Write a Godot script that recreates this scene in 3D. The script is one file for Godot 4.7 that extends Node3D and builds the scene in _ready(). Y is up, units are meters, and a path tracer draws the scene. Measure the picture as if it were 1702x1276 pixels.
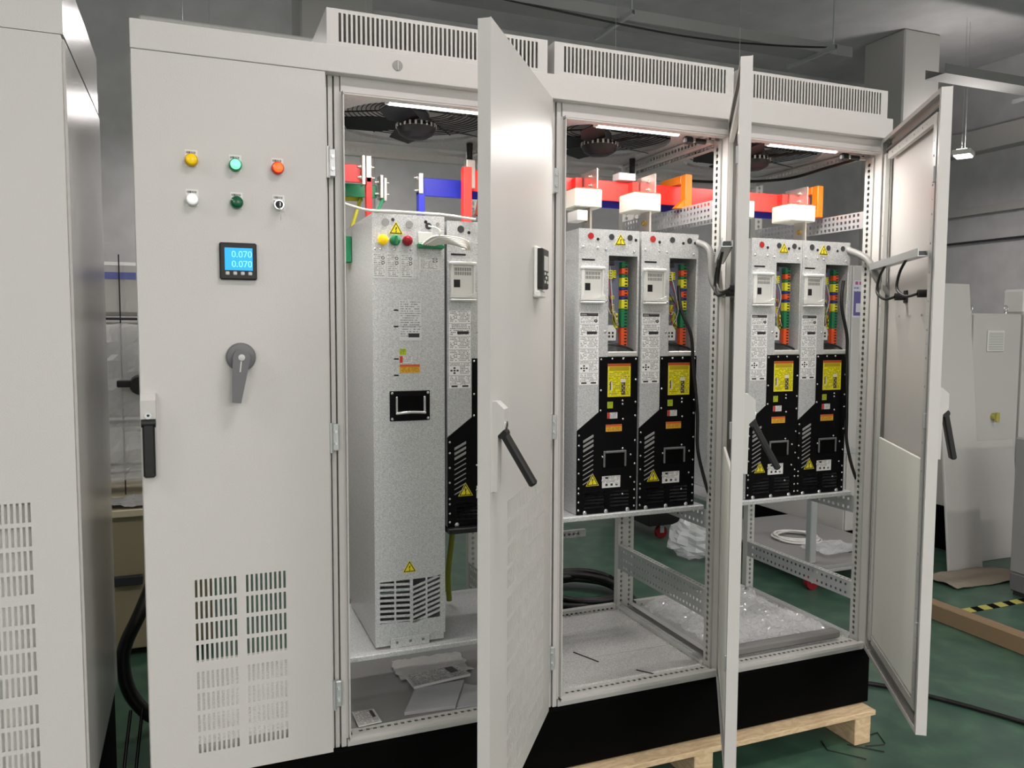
extends Node3D
# Factory hall with a row of open electrical cabinets. Units: metres.
const G := 0.39            # height of the cabinet bottom above the hall floor (plinth + pallet)
var mats := {}
var used := {}
var rng := RandomNumberGenerator.new()

# ------------------------------------------------------------------ mesh builder
class B:
	var surf := {}
	var m: Material
	var t := Transform3D.IDENTITY
	func arr() -> Array:
		if not surf.has(m):
			surf[m] = [PackedVector3Array(), PackedVector3Array(), PackedVector2Array()]
		return surf[m]
	func tri3(a: Vector3, b: Vector3, c: Vector3, na: Vector3, nb: Vector3, nc: Vector3, ua := Vector2.ZERO, ub := Vector2.ZERO, uc := Vector2.ZERO) -> void:
		var s = arr()
		s[0].append(t * a); s[0].append(t * c); s[0].append(t * b)
		s[1].append((t.basis * na).normalized()); s[1].append((t.basis * nc).normalized()); s[1].append((t.basis * nb).normalized())
		s[2].append(ua); s[2].append(uc); s[2].append(ub)
	func tri(a: Vector3, b: Vector3, c: Vector3) -> void:
		var n := (b - a).cross(c - a).normalized()
		tri3(a, b, c, n, n, n)
	func quad(a: Vector3, b: Vector3, c: Vector3, d: Vector3) -> void:
		var n := (b - a).cross(c - a).normalized()
		var u0 := Vector2(0, 1); var u1 := Vector2(1, 1); var u2 := Vector2(1, 0); var u3 := Vector2(0, 0)
		tri3(a, b, c, n, n, n, u0, u1, u2)
		tri3(a, c, d, n, n, n, u0, u2, u3)
	func box(lo: Vector3, hi: Vector3) -> void:
		var a := Vector3(minf(lo.x, hi.x), minf(lo.y, hi.y), minf(lo.z, hi.z))
		var b := Vector3(maxf(lo.x, hi.x), maxf(lo.y, hi.y), maxf(lo.z, hi.z))
		quad(Vector3(a.x, a.y, b.z), Vector3(b.x, a.y, b.z), Vector3(b.x, b.y, b.z), Vector3(a.x, b.y, b.z))
		quad(Vector3(b.x, a.y, a.z), Vector3(a.x, a.y, a.z), Vector3(a.x, b.y, a.z), Vector3(b.x, b.y, a.z))
		quad(Vector3(b.x, a.y, b.z), Vector3(b.x, a.y, a.z), Vector3(b.x, b.y, a.z), Vector3(b.x, b.y, b.z))
		quad(Vector3(a.x, a.y, a.z), Vector3(a.x, a.y, b.z), Vector3(a.x, b.y, b.z), Vector3(a.x, b.y, a.z))
		quad(Vector3(a.x, b.y, b.z), Vector3(b.x, b.y, b.z), Vector3(b.x, b.y, a.z), Vector3(a.x, b.y, a.z))
		quad(Vector3(a.x, a.y, a.z), Vector3(b.x, a.y, a.z), Vector3(b.x, a.y, b.z), Vector3(a.x, a.y, b.z))
	# box with chamfered edges
	func cbox(lo: Vector3, hi: Vector3, e := 0.003) -> void:
		var c := (lo + hi) * 0.5
		var h := (hi - lo).abs() * 0.5
		e = minf(e, minf(h.x, minf(h.y, h.z)) * 0.9)
		var k := h - Vector3(e, e, e)
		for ax in 3:
			var u := (ax + 1) % 3
			var v := (ax + 2) % 3
			for s in [-1.0, 1.0]:
				var p := []
				for q in [[-1, -1], [1, -1], [1, 1], [-1, 1]]:
					var w := Vector3.ZERO
					w[ax] = s * h[ax]; w[u] = q[0] * k[u]; w[v] = q[1] * k[v]
					p.append(c + w)
				if s > 0: quad(p[0], p[1], p[2], p[3])
				else: quad(p[0], p[3], p[2], p[1])
			for su in [-1.0, 1.0]:
				for sv in [-1.0, 1.0]:
					var a := Vector3.ZERO; var b := Vector3.ZERO
					a[ax] = -k[ax]; a[u] = su * h[u]; a[v] = sv * k[v]
					b[ax] = -k[ax]; b[u] = su * k[u]; b[v] = sv * h[v]
					var a2 := a; var b2 := b
					a2[ax] = k[ax]; b2[ax] = k[ax]
					if su * sv > 0: quad(c + a, c + b, c + b2, c + a2)
					else: quad(c + b, c + a, c + a2, c + b2)
		for sx in [-1.0, 1.0]:
			for sy in [-1.0, 1.0]:
				for sz in [-1.0, 1.0]:
					var p0 := c + Vector3(sx * h.x, sy * k.y, sz * k.z)
					var p1 := c + Vector3(sx * k.x, sy * h.y, sz * k.z)
					var p2 := c + Vector3(sx * k.x, sy * k.y, sz * h.z)
					if sx * sy * sz > 0: tri(p0, p1, p2)
					else: tri(p0, p2, p1)
	func frame_of(d: Vector3) -> Basis:
		var y := d.normalized()
		var x := y.cross(Vector3.UP if absf(y.y) < 0.9 else Vector3.RIGHT).normalized()
		return Basis(x, y, x.cross(y))
	func cyl(p0: Vector3, p1: Vector3, r0: float, r1 := -1.0, n := 12, caps := true) -> void:
		if r1 < 0: r1 = r0
		var f := frame_of(p1 - p0)
		for i in n:
			var a := TAU * i / n
			var b := TAU * (i + 1) / n
			var da := f.x * cos(a) + f.z * sin(a)
			var db := f.x * cos(b) + f.z * sin(b)
			tri3(p0 + db * r0, p0 + da * r0, p1 + da * r1, db, da, da)
			tri3(p0 + db * r0, p1 + da * r1, p1 + db * r1, db, da, db)
			if caps:
				tri(p1, p1 + db * r1, p1 + da * r1)
				tri(p0, p0 + da * r0, p0 + db * r0)
	func tube(pts: Array, r: float, n := 8) -> void:
		var rings := []
		var x := Vector3.ZERO
		for i in pts.size():
			var d: Vector3 = (pts[mini(i + 1, pts.size() - 1)] - pts[maxi(i - 1, 0)]).normalized()
			if x == Vector3.ZERO: x = frame_of(d).x
			x = (x - d * x.dot(d)).normalized()
			var z := x.cross(d)
			var ring := []
			for k in n:
				ring.append(x * cos(TAU * k / n) + z * sin(TAU * k / n))
			rings.append(ring)
		for i in pts.size() - 1:
			for k in n:
				var l := (k + 1) % n
				var a: Vector3 = rings[i][k]; var b: Vector3 = rings[i][l]
				var c: Vector3 = rings[i + 1][k]; var d: Vector3 = rings[i + 1][l]
				tri3(pts[i] + b * r, pts[i] + a * r, pts[i + 1] + c * r, b, a, c)
				tri3(pts[i] + b * r, pts[i + 1] + c * r, pts[i + 1] + d * r, b, c, d)
		for k in range(1, n - 1):
			tri(pts[0] + rings[0][0] * r, pts[0] + rings[0][k] * r, pts[0] + rings[0][k + 1] * r)
			var e := pts.size() - 1
			tri(pts[e] + rings[e][0] * r, pts[e] + rings[e][k + 1] * r, pts[e] + rings[e][k] * r)
	# profile: Vector2(radius, along), turned about the axis from o along d
	func lathe(o: Vector3, d: Vector3, prof: Array, n := 20) -> void:
		var f := frame_of(d)
		for i in prof.size() - 1:
			var p: Vector2 = prof[i]; var q: Vector2 = prof[i + 1]
			var e := (q - p).normalized()
			var nn := Vector2(e.y, -e.x)
			for k in n:
				var a := TAU * k / n; var b := TAU * (k + 1) / n
				var da := f.x * cos(a) + f.z * sin(a); var db := f.x * cos(b) + f.z * sin(b)
				var na := da * nn.x + f.y * nn.y; var nb := db * nn.x + f.y * nn.y
				var pa := o + da * p.x + f.y * p.y; var pb := o + db * p.x + f.y * p.y
				var qa := o + da * q.x + f.y * q.y; var qb := o + db * q.x + f.y * q.y
				if p.x > 1e-6: tri3(pb, pa, qa, nb, na, na)
				if q.x > 1e-6: tri3(pb, qa, qb, nb, na, nb)
	# polygon in XY (counter-clockwise) pulled from z0 up to z1
	func prism(poly: PackedVector2Array, z0: float, z1: float) -> void:
		var idx := Geometry2D.triangulate_polygon(poly)
		for i in range(0, idx.size(), 3):
			var a := poly[idx[i]]; var b := poly[idx[i + 1]]; var c := poly[idx[i + 2]]
			if (b - a).cross(c - a) < 0:
				var s := b; b = c; c = s
			tri(Vector3(a.x, a.y, z1), Vector3(b.x, b.y, z1), Vector3(c.x, c.y, z1))
			tri(Vector3(a.x, a.y, z0), Vector3(c.x, c.y, z0), Vector3(b.x, b.y, z0))
		var n := poly.size()
		for i in n:
			var a := poly[i]; var b := poly[(i + 1) % n]
			quad(Vector3(a.x, a.y, z0), Vector3(b.x, b.y, z0), Vector3(b.x, b.y, z1), Vector3(a.x, a.y, z1))
	# flat sheet in XY from z0 to z1 with rectangular holes
	func plate(x0: float, y0: float, x1: float, y1: float, z0: float, z1: float, holes: Array) -> void:
		var cx := {x0: 1, x1: 1}; var cy := {y0: 1, y1: 1}
		for h in holes:
			cx[h[0]] = 1; cx[h[2]] = 1; cy[h[1]] = 1; cy[h[3]] = 1
		var xs := cx.keys(); xs.sort()
		var ys := cy.keys(); ys.sort()
		var ix := {}; var iy := {}
		for i in xs.size(): ix[xs[i]] = i
		for i in ys.size(): iy[ys[i]] = i
		var nx := xs.size() - 1; var ny := ys.size() - 1
		var open := PackedByteArray(); open.resize(nx * ny)
		for h in holes:
			for j in range(iy[h[1]], iy[h[3]]):
				for i in range(ix[h[0]], ix[h[2]]):
					open[j * nx + i] = 1
			var a := Vector3(h[0], h[1], z0); var b := Vector3(h[2], h[3], z1)
			quad(Vector3(a.x, a.y, b.z), Vector3(b.x, a.y, b.z), Vector3(b.x, a.y, a.z), Vector3(a.x, a.y, a.z))
			quad(Vector3(a.x, b.y, a.z), Vector3(b.x, b.y, a.z), Vector3(b.x, b.y, b.z), Vector3(a.x, b.y, b.z))
			quad(Vector3(a.x, a.y, a.z), Vector3(a.x, b.y, a.z), Vector3(a.x, b.y, b.z), Vector3(a.x, a.y, b.z))
			quad(Vector3(b.x, a.y, b.z), Vector3(b.x, b.y, b.z), Vector3(b.x, b.y, a.z), Vector3(b.x, a.y, a.z))
		for j in ny:
			var i := 0
			while i < nx:
				if open[j * nx + i]:
					i += 1
					continue
				var k := i
				while k < nx and not open[j * nx + k]: k += 1
				var l: float = xs[i]; var r: float = xs[k]; var lo: float = ys[j]; var hi: float = ys[j + 1]
				quad(Vector3(l, lo, z1), Vector3(r, lo, z1), Vector3(r, hi, z1), Vector3(l, hi, z1))
				quad(Vector3(r, lo, z0), Vector3(l, lo, z0), Vector3(l, hi, z0), Vector3(r, hi, z0))
				i = k
		quad(Vector3(x0, y0, z0), Vector3(x1, y0, z0), Vector3(x1, y0, z1), Vector3(x0, y0, z1))
		quad(Vector3(x0, y1, z1), Vector3(x1, y1, z1), Vector3(x1, y1, z0), Vector3(x0, y1, z0))
		quad(Vector3(x0, y0, z0), Vector3(x0, y0, z1), Vector3(x0, y1, z1), Vector3(x0, y1, z0))
		quad(Vector3(x1, y0, z1), Vector3(x1, y0, z0), Vector3(x1, y1, z0), Vector3(x1, y1, z1))
	func mesh() -> ArrayMesh:
		var am := ArrayMesh.new()
		for k in surf:
			var s = surf[k]
			var a := []
			a.resize(Mesh.ARRAY_MAX)
			a[Mesh.ARRAY_VERTEX] = s[0]; a[Mesh.ARRAY_NORMAL] = s[1]; a[Mesh.ARRAY_TEX_UV] = s[2]
			am.add_surface_from_arrays(Mesh.PRIMITIVE_TRIANGLES, a)
			am.surface_set_material(am.get_surface_count() - 1, k)
		return am

func nb(mat: String) -> B:
	var b := B.new()
	b.m = mats[mat]
	return b

# ------------------------------------------------------------------ scene tree helpers
func numbered(called: String) -> String:
	var n: int = used.get(called, -1) + 1
	used[called] = n
	return called if n == 0 else "%s_%03d" % [called, n]

func tag(o: Node3D, label: String, category: String, group := "", kind := "") -> Node3D:
	o.set_meta("label", label)
	o.set_meta("category", category)
	if group: o.set_meta("group", group)
	if kind: o.set_meta("kind", kind)
	return o

func thing(called: String, label: String, category: String, at := Vector3.ZERO, group := "") -> Node3D:
	var o := Node3D.new()
	o.name = numbered(called)
	add_child(o)
	o.position = at
	return tag(o, label, category, group)

func put(called: String, mesh: Mesh, parent: Node, at := Vector3.ZERO, rot := Vector3.ZERO) -> MeshInstance3D:
	var o := MeshInstance3D.new()
	o.name = called if parent != self else numbered(called)
	o.mesh = mesh
	parent.add_child(o, true)
	o.position = at
	o.rotation = rot
	return o

func one(called: String, b: B, label: String, category: String, at := Vector3.ZERO, group := "") -> MeshInstance3D:
	var o := put(called, b.mesh(), self, at)
	tag(o, label, category, group)
	return o

func struct(called: String, b: B) -> MeshInstance3D:
	var o := put(called, b.mesh(), self)
	o.set_meta("kind", "structure")
	return o

func bez(pts: Array, steps := 8) -> Array:      # smooth curve through the points
	var out := []
	for i in pts.size() - 1:
		var p0: Vector3 = pts[maxi(i - 1, 0)]; var p1: Vector3 = pts[i]
		var p2: Vector3 = pts[i + 1]; var p3: Vector3 = pts[mini(i + 2, pts.size() - 1)]
		for k in steps:
			var t := float(k) / steps
			out.append(0.5 * ((2.0 * p1) + (p2 - p0) * t + (2.0 * p0 - 5.0 * p1 + 4.0 * p2 - p3) * t * t + (3.0 * p1 - p0 - 3.0 * p2 + p3) * t * t * t))
	out.append(pts[-1])
	return out

# ------------------------------------------------------------------ materials
func noise_tex(freq: float, kind: int, ramp: Array, normal := false, bump := 1.0, size := 512, seed_ := 1, oct := 4) -> NoiseTexture2D:
	var n := FastNoiseLite.new()
	n.noise_type = kind as FastNoiseLite.NoiseType
	n.frequency = freq
	n.seed = seed_
	n.fractal_octaves = oct
	if kind == FastNoiseLite.TYPE_CELLULAR:
		n.cellular_return_type = FastNoiseLite.RETURN_CELL_VALUE
		n.fractal_type = FastNoiseLite.FRACTAL_NONE
	var t := NoiseTexture2D.new()
	t.width = size; t.height = size
	t.seamless = true
	t.noise = n
	if normal:
		t.as_normal_map = true
		t.bump_strength = bump
	elif ramp.size():
		var g := Gradient.new()
		var off := PackedFloat32Array(); var col := PackedColorArray()
		for r in ramp:
			off.append(r[0]); col.append(r[1])
		g.offsets = off; g.colors = col
		t.color_ramp = g
	return t

func mat(called: String, c: Color, rough := 0.5, metal := 0.0) -> StandardMaterial3D:
	var m := StandardMaterial3D.new()
	m.resource_name = called
	m.albedo_color = c
	m.roughness = rough
	m.metallic = metal
	mats[called] = m
	return m

func tri_tex(m: StandardMaterial3D, tex: Texture2D, scale_: float, world := true) -> void:
	m.albedo_texture = tex
	m.uv1_triplanar = true
	m.uv1_world_triplanar = world
	m.uv1_scale = Vector3.ONE * scale_

func grey(v: float) -> Color: return Color(v, v, v)

func make_materials() -> void:
	var m: StandardMaterial3D
	var peel := noise_tex(0.09, FastNoiseLite.TYPE_SIMPLEX_SMOOTH, [], true, 2.2, 512, 3, 2)
	m = mat("coat", Color(0.80, 0.79, 0.775), 0.42)          # light grey powder coat
	m.normal_enabled = true; m.normal_texture = peel; m.normal_scale = 0.22
	m.uv1_triplanar = true; m.uv1_world_triplanar = true; m.uv1_scale = Vector3.ONE * 4.0
	m = mat("coat_gloss", Color(0.80, 0.79, 0.775), 0.2)       # smoother side panels
	m.normal_enabled = true; m.normal_texture = peel; m.normal_scale = 0.3
	m.uv1_triplanar = true; m.uv1_world_triplanar = true; m.uv1_scale = Vector3.ONE * 4.0
	mat("coat_plain", Color(0.78, 0.772, 0.757), 0.45)
	var span := noise_tex(0.12, FastNoiseLite.TYPE_CELLULAR, [[0.0, grey(0.78)], [0.5, grey(0.87)], [1.0, grey(0.97)]], false, 1.0, 512, 7)
	m = mat("galv", Color(0.90, 0.91, 0.91), 0.4, 0.2)             # spangled galvanised sheet
	tri_tex(m, span, 7.0)
	m = mat("galv_floor", Color(0.97, 0.97, 0.96), 0.26, 0.15)
	tri_tex(m, span, 5.0)
	mat("zinc", Color(0.76, 0.77, 0.77), 0.34, 0.5)
	mat("rail_white", Color(0.78, 0.78, 0.76), 0.42, 0.15)
	mat("screw", Color(0.85, 0.86, 0.86), 0.22, 0.9)
	mat("steel_dark", Color(0.28, 0.29, 0.30), 0.42, 0.6)
	mat("black_panel", Color(0.035, 0.033, 0.042), 0.4).metallic_specular = 0.25
	mat("black", Color(0.06, 0.06, 0.06), 0.45)
	mat("black_soft", Color(0.03, 0.03, 0.032), 0.8).metallic_specular = 0.2
	mat("plinth", Color(0.025, 0.027, 0.026), 0.7).metallic_specular = 0.15
	mat("grey_plastic", Color(0.42, 0.42, 0.43), 0.4)
	mat("mid_grey", Color(0.58, 0.58, 0.57), 0.5)
	mat("white_plastic", Color(0.88, 0.88, 0.86), 0.4)
	mat("ceramic", Color(0.84, 0.84, 0.79), 0.35)
	mat("bus_red", Color(0.93, 0.22, 0.19), 0.4)
	mat("bus_dark_red", Color(0.70, 0.13, 0.12), 0.4)
	mat("bus_blue", Color(0.16, 0.19, 0.68), 0.4)
	mat("bus_green", Color(0.10, 0.50, 0.33), 0.4)
	mat("bus_yellow", Color(0.75, 0.72, 0.20), 0.4)
	mat("bus_orange", Color(0.96, 0.52, 0.10), 0.42)
	mat("brown", Color(0.60, 0.30, 0.18), 0.45)
	mat("tinned", Color(0.82, 0.80, 0.77), 0.3, 0.85)
	mat("brass", Color(0.72, 0.62, 0.34), 0.35, 0.85)
	mat("term_green", Color(0.12, 0.50, 0.32), 0.5)
	mat("term_orange", Color(0.93, 0.36, 0.16), 0.5)
	mat("term_yellow", Color(0.90, 0.88, 0.20), 0.5)
	mat("term_blue", Color(0.16, 0.25, 0.55), 0.5)
	mat("term_red", Color(0.80, 0.20, 0.16), 0.5)
	mat("board", Color(0.45, 0.47, 0.56), 0.55)
	mat("sign_yellow", Color(0.92, 0.86, 0.12), 0.45)
	mat("sign_black", Color(0.05, 0.05, 0.05), 0.5)
	mat("cable_white", Color(0.84, 0.83, 0.80), 0.45)
	mat("cable_grey", Color(0.50, 0.50, 0.49), 0.45)
	mat("cable_black", Color(0.045, 0.045, 0.045), 0.42)
	mat("cable_ygreen", Color(0.58, 0.60, 0.14), 0.45)
	m = mat("lens_yellow", Color(0.98, 0.82, 0.03), 0.22); m.emission_enabled = true; m.emission = Color(1.0, 0.80, 0.0); m.emission_energy_multiplier = 0.12
	m = mat("lens_green", Color(0.55, 0.95, 0.80), 0.22); m.emission_enabled = true; m.emission = Color(0.50, 1.0, 0.78); m.emission_energy_multiplier = 0.75
	m = mat("lens_red", Color(0.98, 0.42, 0.18), 0.22); m.emission_enabled = true; m.emission = Color(1.0, 0.42, 0.16); m.emission_energy_multiplier = 0.75
	m = mat("lens_white", Color(0.97, 0.97, 0.97), 0.22); m.emission_enabled = true; m.emission = Color(1, 1, 1); m.emission_energy_multiplier = 0.35
	mat("lens_dark_green", Color(0.03, 0.36, 0.22), 0.2)
	mat("lens_dark_red", Color(0.55, 0.05, 0.10), 0.2)
	mat("ring_yellow", Color(0.82, 0.64, 0.05), 0.3)
	mat("ring_green", Color(0.06, 0.55, 0.32), 0.3)
	mat("ring_red", Color(0.88, 0.14, 0.13), 0.3)
	mat("ring_white", Color(0.86, 0.86, 0.85), 0.3)
	m = mat("screen", Color(0.05, 0.62, 0.85), 0.3); m.emission_enabled = true; m.emission = Color(0.02, 0.60, 0.93); m.emission_energy_multiplier = 0.75
	m = mat("digits", Color(0.55, 0.95, 1.0), 0.3); m.emission_enabled = true; m.emission = Color(0.5, 0.95, 1.0); m.emission_energy_multiplier = 0.85
	m = mat("led_glow", Color(1, 1, 1), 0.4); m.emission_enabled = true; m.emission = Color(1, 1, 0.98); m.emission_energy_multiplier = 4.0
	# hall
	m = mat("floor_green", Color(1, 1, 1), 0.36)
	tri_tex(m, noise_tex(0.012, FastNoiseLite.TYPE_SIMPLEX_SMOOTH, [[0.0, Color(0.215, 0.315, 0.27)], [0.45, Color(0.245, 0.36, 0.305)], [0.7, Color(0.27, 0.40, 0.32)], [1.0, Color(0.33, 0.44, 0.37)]], false, 1.0, 1024, 11, 5), 0.35)
	m = mat("wall_paint", Color(1, 1, 1), 0.75)
	tri_tex(m, noise_tex(0.02, FastNoiseLite.TYPE_SIMPLEX_SMOOTH, [[0.0, grey(0.74)], [0.5, grey(0.77)], [1.0, grey(0.80)]], false, 1.0, 512, 5, 4), 0.3)
	mat("column_paint", Color(0.72, 0.715, 0.70), 0.7)
	m = mat("ceiling_paint", Color(1, 1, 1), 0.85)
	tri_tex(m, noise_tex(0.02, FastNoiseLite.TYPE_SIMPLEX_SMOOTH, [[0.0, grey(0.73)], [0.5, grey(0.76)], [1.0, grey(0.79)]], false, 1.0, 512, 15, 4), 0.25)
	m = mat("pine", Color(1, 1, 1), 0.62)
	tri_tex(m, wood_tex(), 1.6)
	mat("pine_old", Color(0.55, 0.46, 0.35), 0.7)
	mat("pvc_film", Color(0.93, 0.94, 0.95, 0.45), 0.3)
	m = mats["pvc_film"]; m.transparency = BaseMaterial3D.TRANSPARENCY_ALPHA
	m = mat("film", Color(0.95, 0.96, 0.96, 0.42), 0.1); m.transparency = BaseMaterial3D.TRANSPARENCY_ALPHA
	m = mat("filter_mat", Color(0.92, 0.92, 0.89), 0.85)
	m.backlight_enabled = true; m.backlight = grey(0.25)
	mat("cardboard", Color(0.56, 0.52, 0.46), 0.8)
	mat("caster_red", Color(0.50, 0.09, 0.10), 0.4)
	mat("tape_yellow", Color(0.72, 0.70, 0.36), 0.5)
	mat("desk_beige", Color(0.60, 0.56, 0.45), 0.55)
	mat("cream", Color(0.82, 0.78, 0.66), 0.5)
	mat("paper", Color(0.86, 0.86, 0.85), 0.6)
	mat("bag_blue", Color(0.42, 0.46, 0.72), 0.5)
	# prints
	print_mat("p_white", print_tex(64, 44, Color(0.96, 0.96, 0.955), Color(0.25, 0.25, 0.26), 7, 21, 0))
	print_mat("p_white2", print_tex(64, 44, Color(0.96, 0.96, 0.955), Color(0.25, 0.25, 0.26), 6, 22, 1))
	print_mat("p_head", print_tex(64, 44, Color(0.96, 0.96, 0.955), Color(0.25, 0.25, 0.26), 7, 23, 2))
	print_mat("p_cross", print_tex(64, 44, Color(0.96, 0.96, 0.955), Color(0.25, 0.25, 0.26), 7, 24, 3))
	print_mat("p_foot", print_tex(64, 44, Color(0.96, 0.96, 0.955), Color(0.25, 0.25, 0.26), 7, 25, 4))
	print_mat("p_yellow", print_tex(64, 96, Color(0.90, 0.86, 0.10), Color(0.30, 0.28, 0.05), 16, 26, 5))
	print_mat("p_orange", print_tex(64, 28, Color(0.88, 0.66, 0.16), Color(0.45, 0.30, 0.08), 4, 27, 6))
	print_mat("p_redwhite", print_tex(48, 28, Color(0.88, 0.87, 0.86), Color(0.35, 0.35, 0.38), 4, 28, 7))
	print_mat("p_green", print_tex(24, 28, Color(0.70, 0.76, 0.12), Color(0.30, 0.36, 0.05), 5, 29, 8))
	print_mat("p_three", print_tex(72, 46, Color(0.90, 0.90, 0.89), Color(0.28, 0.28, 0.28), 8, 30, 9))
	print_mat("p_tall", print_tex(64, 88, Color(0.84, 0.85, 0.85), Color(0.42, 0.42, 0.43), 16, 31, 10))
	print_mat("p_lamp", print_tex(40, 20, Color(0.88, 0.88, 0.86), Color(0.2, 0.2, 0.2), 3, 32, 11))
	print_mat("p_narrow", print_tex(40, 72, Color(0.84, 0.85, 0.84), Color(0.4, 0.4, 0.4), 12, 33, 12))
	print_mat("p_poster", print_tex(72, 84, Color(0.86, 0.86, 0.90), Color(0.35, 0.38, 0.62), 7, 34, 13))
	print_mat("p_news", print_tex(80, 56, Color(0.80, 0.80, 0.79), Color(0.22, 0.22, 0.22), 12, 35, 14))

func wood_tex() -> ImageTexture:
	var n := FastNoiseLite.new(); n.seed = 5; n.frequency = 0.02
	var img := Image.create(256, 256, false, Image.FORMAT_RGB8)
	for y in 256:
		for x in 256:
			var v := sin((y + n.get_noise_2d(x * 0.6, y) * 26.0) * 0.42) * 0.5 + 0.5
			v = v * 0.6 + (n.get_noise_2d(x * 3.0, y * 22.0) * 0.5 + 0.5) * 0.4
			img.set_pixel(x, y, Color(0.90, 0.81, 0.66).lerp(Color(0.76, 0.64, 0.48), v * 0.75))
	return ImageTexture.create_from_image(img)

func print_mat(called: String, tex: ImageTexture) -> void:
	var m := mat(called, Color.WHITE, 0.5)
	m.albedo_texture = tex

func print_tex(w: int, h: int, bg: Color, ink: Color, rows: int, seed_: int, style: int) -> ImageTexture:
	var r := RandomNumberGenerator.new(); r.seed = seed_
	var k := 3
	w *= k; h *= k
	var img := Image.create(w, h, false, Image.FORMAT_RGB8)
	img.fill(bg)
	var top := 2 * k
	if style == 2:
		img.fill_rect(Rect2i(2 * k, 2 * k, w - 4 * k, 12 * k), Color(0.07, 0.07, 0.07))
		for q in 4: img.fill_rect(Rect2i((5 + q * 5) * k, 5 * k, 4 * k, 6 * k), Color(0.75, 0.75, 0.75))
		for q in 4: img.fill_rect(Rect2i((6 + q * 5) * k, 6 * k, 2 * k, 3 * k), Color(0.12, 0.12, 0.12))
		for q in 8: img.fill_rect(Rect2i((28 + q * 4) * k, 5 * k, 3 * k, 2 * k), Color(0.6, 0.6, 0.6))
		top = 16 * k
	if style == 5:
		img.fill_rect(Rect2i(0, 0, w, 8 * k), Color(0.72, 0.30, 0.10))
		img.fill_rect(Rect2i(4 * k, 9 * k, w - 8 * k, 12 * k), Color(0.70, 0.62, 0.06))
		top = 24 * k
	if style == 6: img.fill_rect(Rect2i(0, 0, w, 8 * k), Color(0.82, 0.36, 0.16)); top = 10 * k
	var step := (h - top - 2 * k) / rows
	for i in rows:
		var y := top + i * step
		var x := 3 * k
		while x < w - 5 * k:
			var l := r.randi_range(1, 5) * k
			if r.randf() < 0.78:
				img.fill_rect(Rect2i(x, y, mini(l, w - 3 * k - x), maxi(k, step / 2)), ink.lerp(bg, r.randf_range(0.05, 0.55)))
			x += l + k
	match style:
		1: img.fill_rect(Rect2i(24 * k, 26 * k, 34 * k, 11 * k), Color(0.16, 0.16, 0.17))
		2: 
			for yy in range(-6 * k, 6 * k):
				for xx in range(-6 * k, 6 * k):
					if xx * xx + yy * yy < 36 * k * k: img.set_pixel(54 * k + xx, 32 * k + yy, Color(0.13, 0.13, 0.14))
			img.fill_rect(Rect2i(52 * k, 30 * k, 4 * k, 4 * k), Color(0.7, 0.7, 0.7))
		3:
			img.fill_rect(Rect2i(2 * k, 12 * k, 30 * k, 28 * k), bg)
			for d in [Vector2i(0, 0), Vector2i(-9, 0), Vector2i(9, 0), Vector2i(0, -9), Vector2i(0, 9)]:
				img.fill_rect(Rect2i((13 + d.x) * k, (24 + d.y) * k, 6 * k, 6 * k), Color(0.1, 0.1, 0.1))
		4:
			img.fill_rect(Rect2i(0, 32 * k, w, 12 * k), bg)
			for q in [7, 39]: img.fill_rect(Rect2i(q * k, 34 * k, 18 * k, 6 * k), Color(0.12, 0.12, 0.12))
		5:
			img.fill_rect(Rect2i(6 * k, 52 * k, 7 * k, 26 * k), Color(0.85, 0.83, 0.78))
			img.fill_rect(Rect2i(6 * k, 52 * k, 3 * k, 24 * k), Color(0.22, 0.20, 0.16))
			img.fill_rect(Rect2i(36 * k, 44 * k, 14 * k, 10 * k), Color(0.88, 0.87, 0.80))
			img.fill_rect(Rect2i(38 * k, 55 * k, 11 * k, 36 * k), Color(0.32, 0.28, 0.18))
			for q in 5: img.fill_rect(Rect2i((40 + q % 2 * 4) * k, (58 + q * 6) * k, 3 * k, 3 * k), Color(0.85, 0.8, 0.5))
		7: img.fill_rect(Rect2i(0, 0, 12 * k, h), Color(0.78, 0.22, 0.16))
		9:
			img.fill_rect(Rect2i(0, 28 * k, w, 16 * k), bg)
			for q in [13, 33, 53]: img.fill_rect(Rect2i(q * k, 30 * k, 9 * k, 9 * k), Color(0.13, 0.13, 0.14))
			img.fill_rect(Rect2i(12 * k, 4 * k, 12 * k, 7 * k), Color(0.13, 0.13, 0.14))
		10:
			for q in [28, 56]: img.fill_rect(Rect2i(0, q * k, w, k), Color(0.55, 0.55, 0.55))
			img.fill_rect(Rect2i(26 * k, 72 * k, 32 * k, 9 * k), Color(0.16, 0.16, 0.17))
		12:
			for q in [12, 26]:
				for yy in range(-5 * k, 5 * k):
					for xx in range(-5 * k, 5 * k):
						var d2 := xx * xx + yy * yy
						if d2 < 25 * k * k: img.set_pixel(31 * k + xx, q * k + yy, Color(0.15, 0.15, 0.15) if d2 > 9 * k * k else bg)
		13:
			img.fill_rect(Rect2i(0, 0, w, 16 * k), bg)
			for q in 6: img.fill_rect(Rect2i((6 + q * 10) * k, 3 * k, 7 * k, 7 * k), Color(0.75, 0.35, 0.52))
			img.fill_rect(Rect2i(3 * k, 26 * k, 28 * k, 54 * k), Color(0.40, 0.38, 0.60))
			img.fill_rect(Rect2i(9 * k, 52 * k, 14 * k, 20 * k), Color(0.85, 0.84, 0.88))
		14: img.fill_rect(Rect2i(60 * k, 3 * k, 12 * k, 30 * k), Color(0.2, 0.2, 0.2))
	return ImageTexture.create_from_image(img)

# ------------------------------------------------------------------ small parts
var cache := {}
func keyed(key: String, make: Callable) -> Mesh:
	if not cache.has(key): cache[key] = make.call()
	return cache[key]

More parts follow.
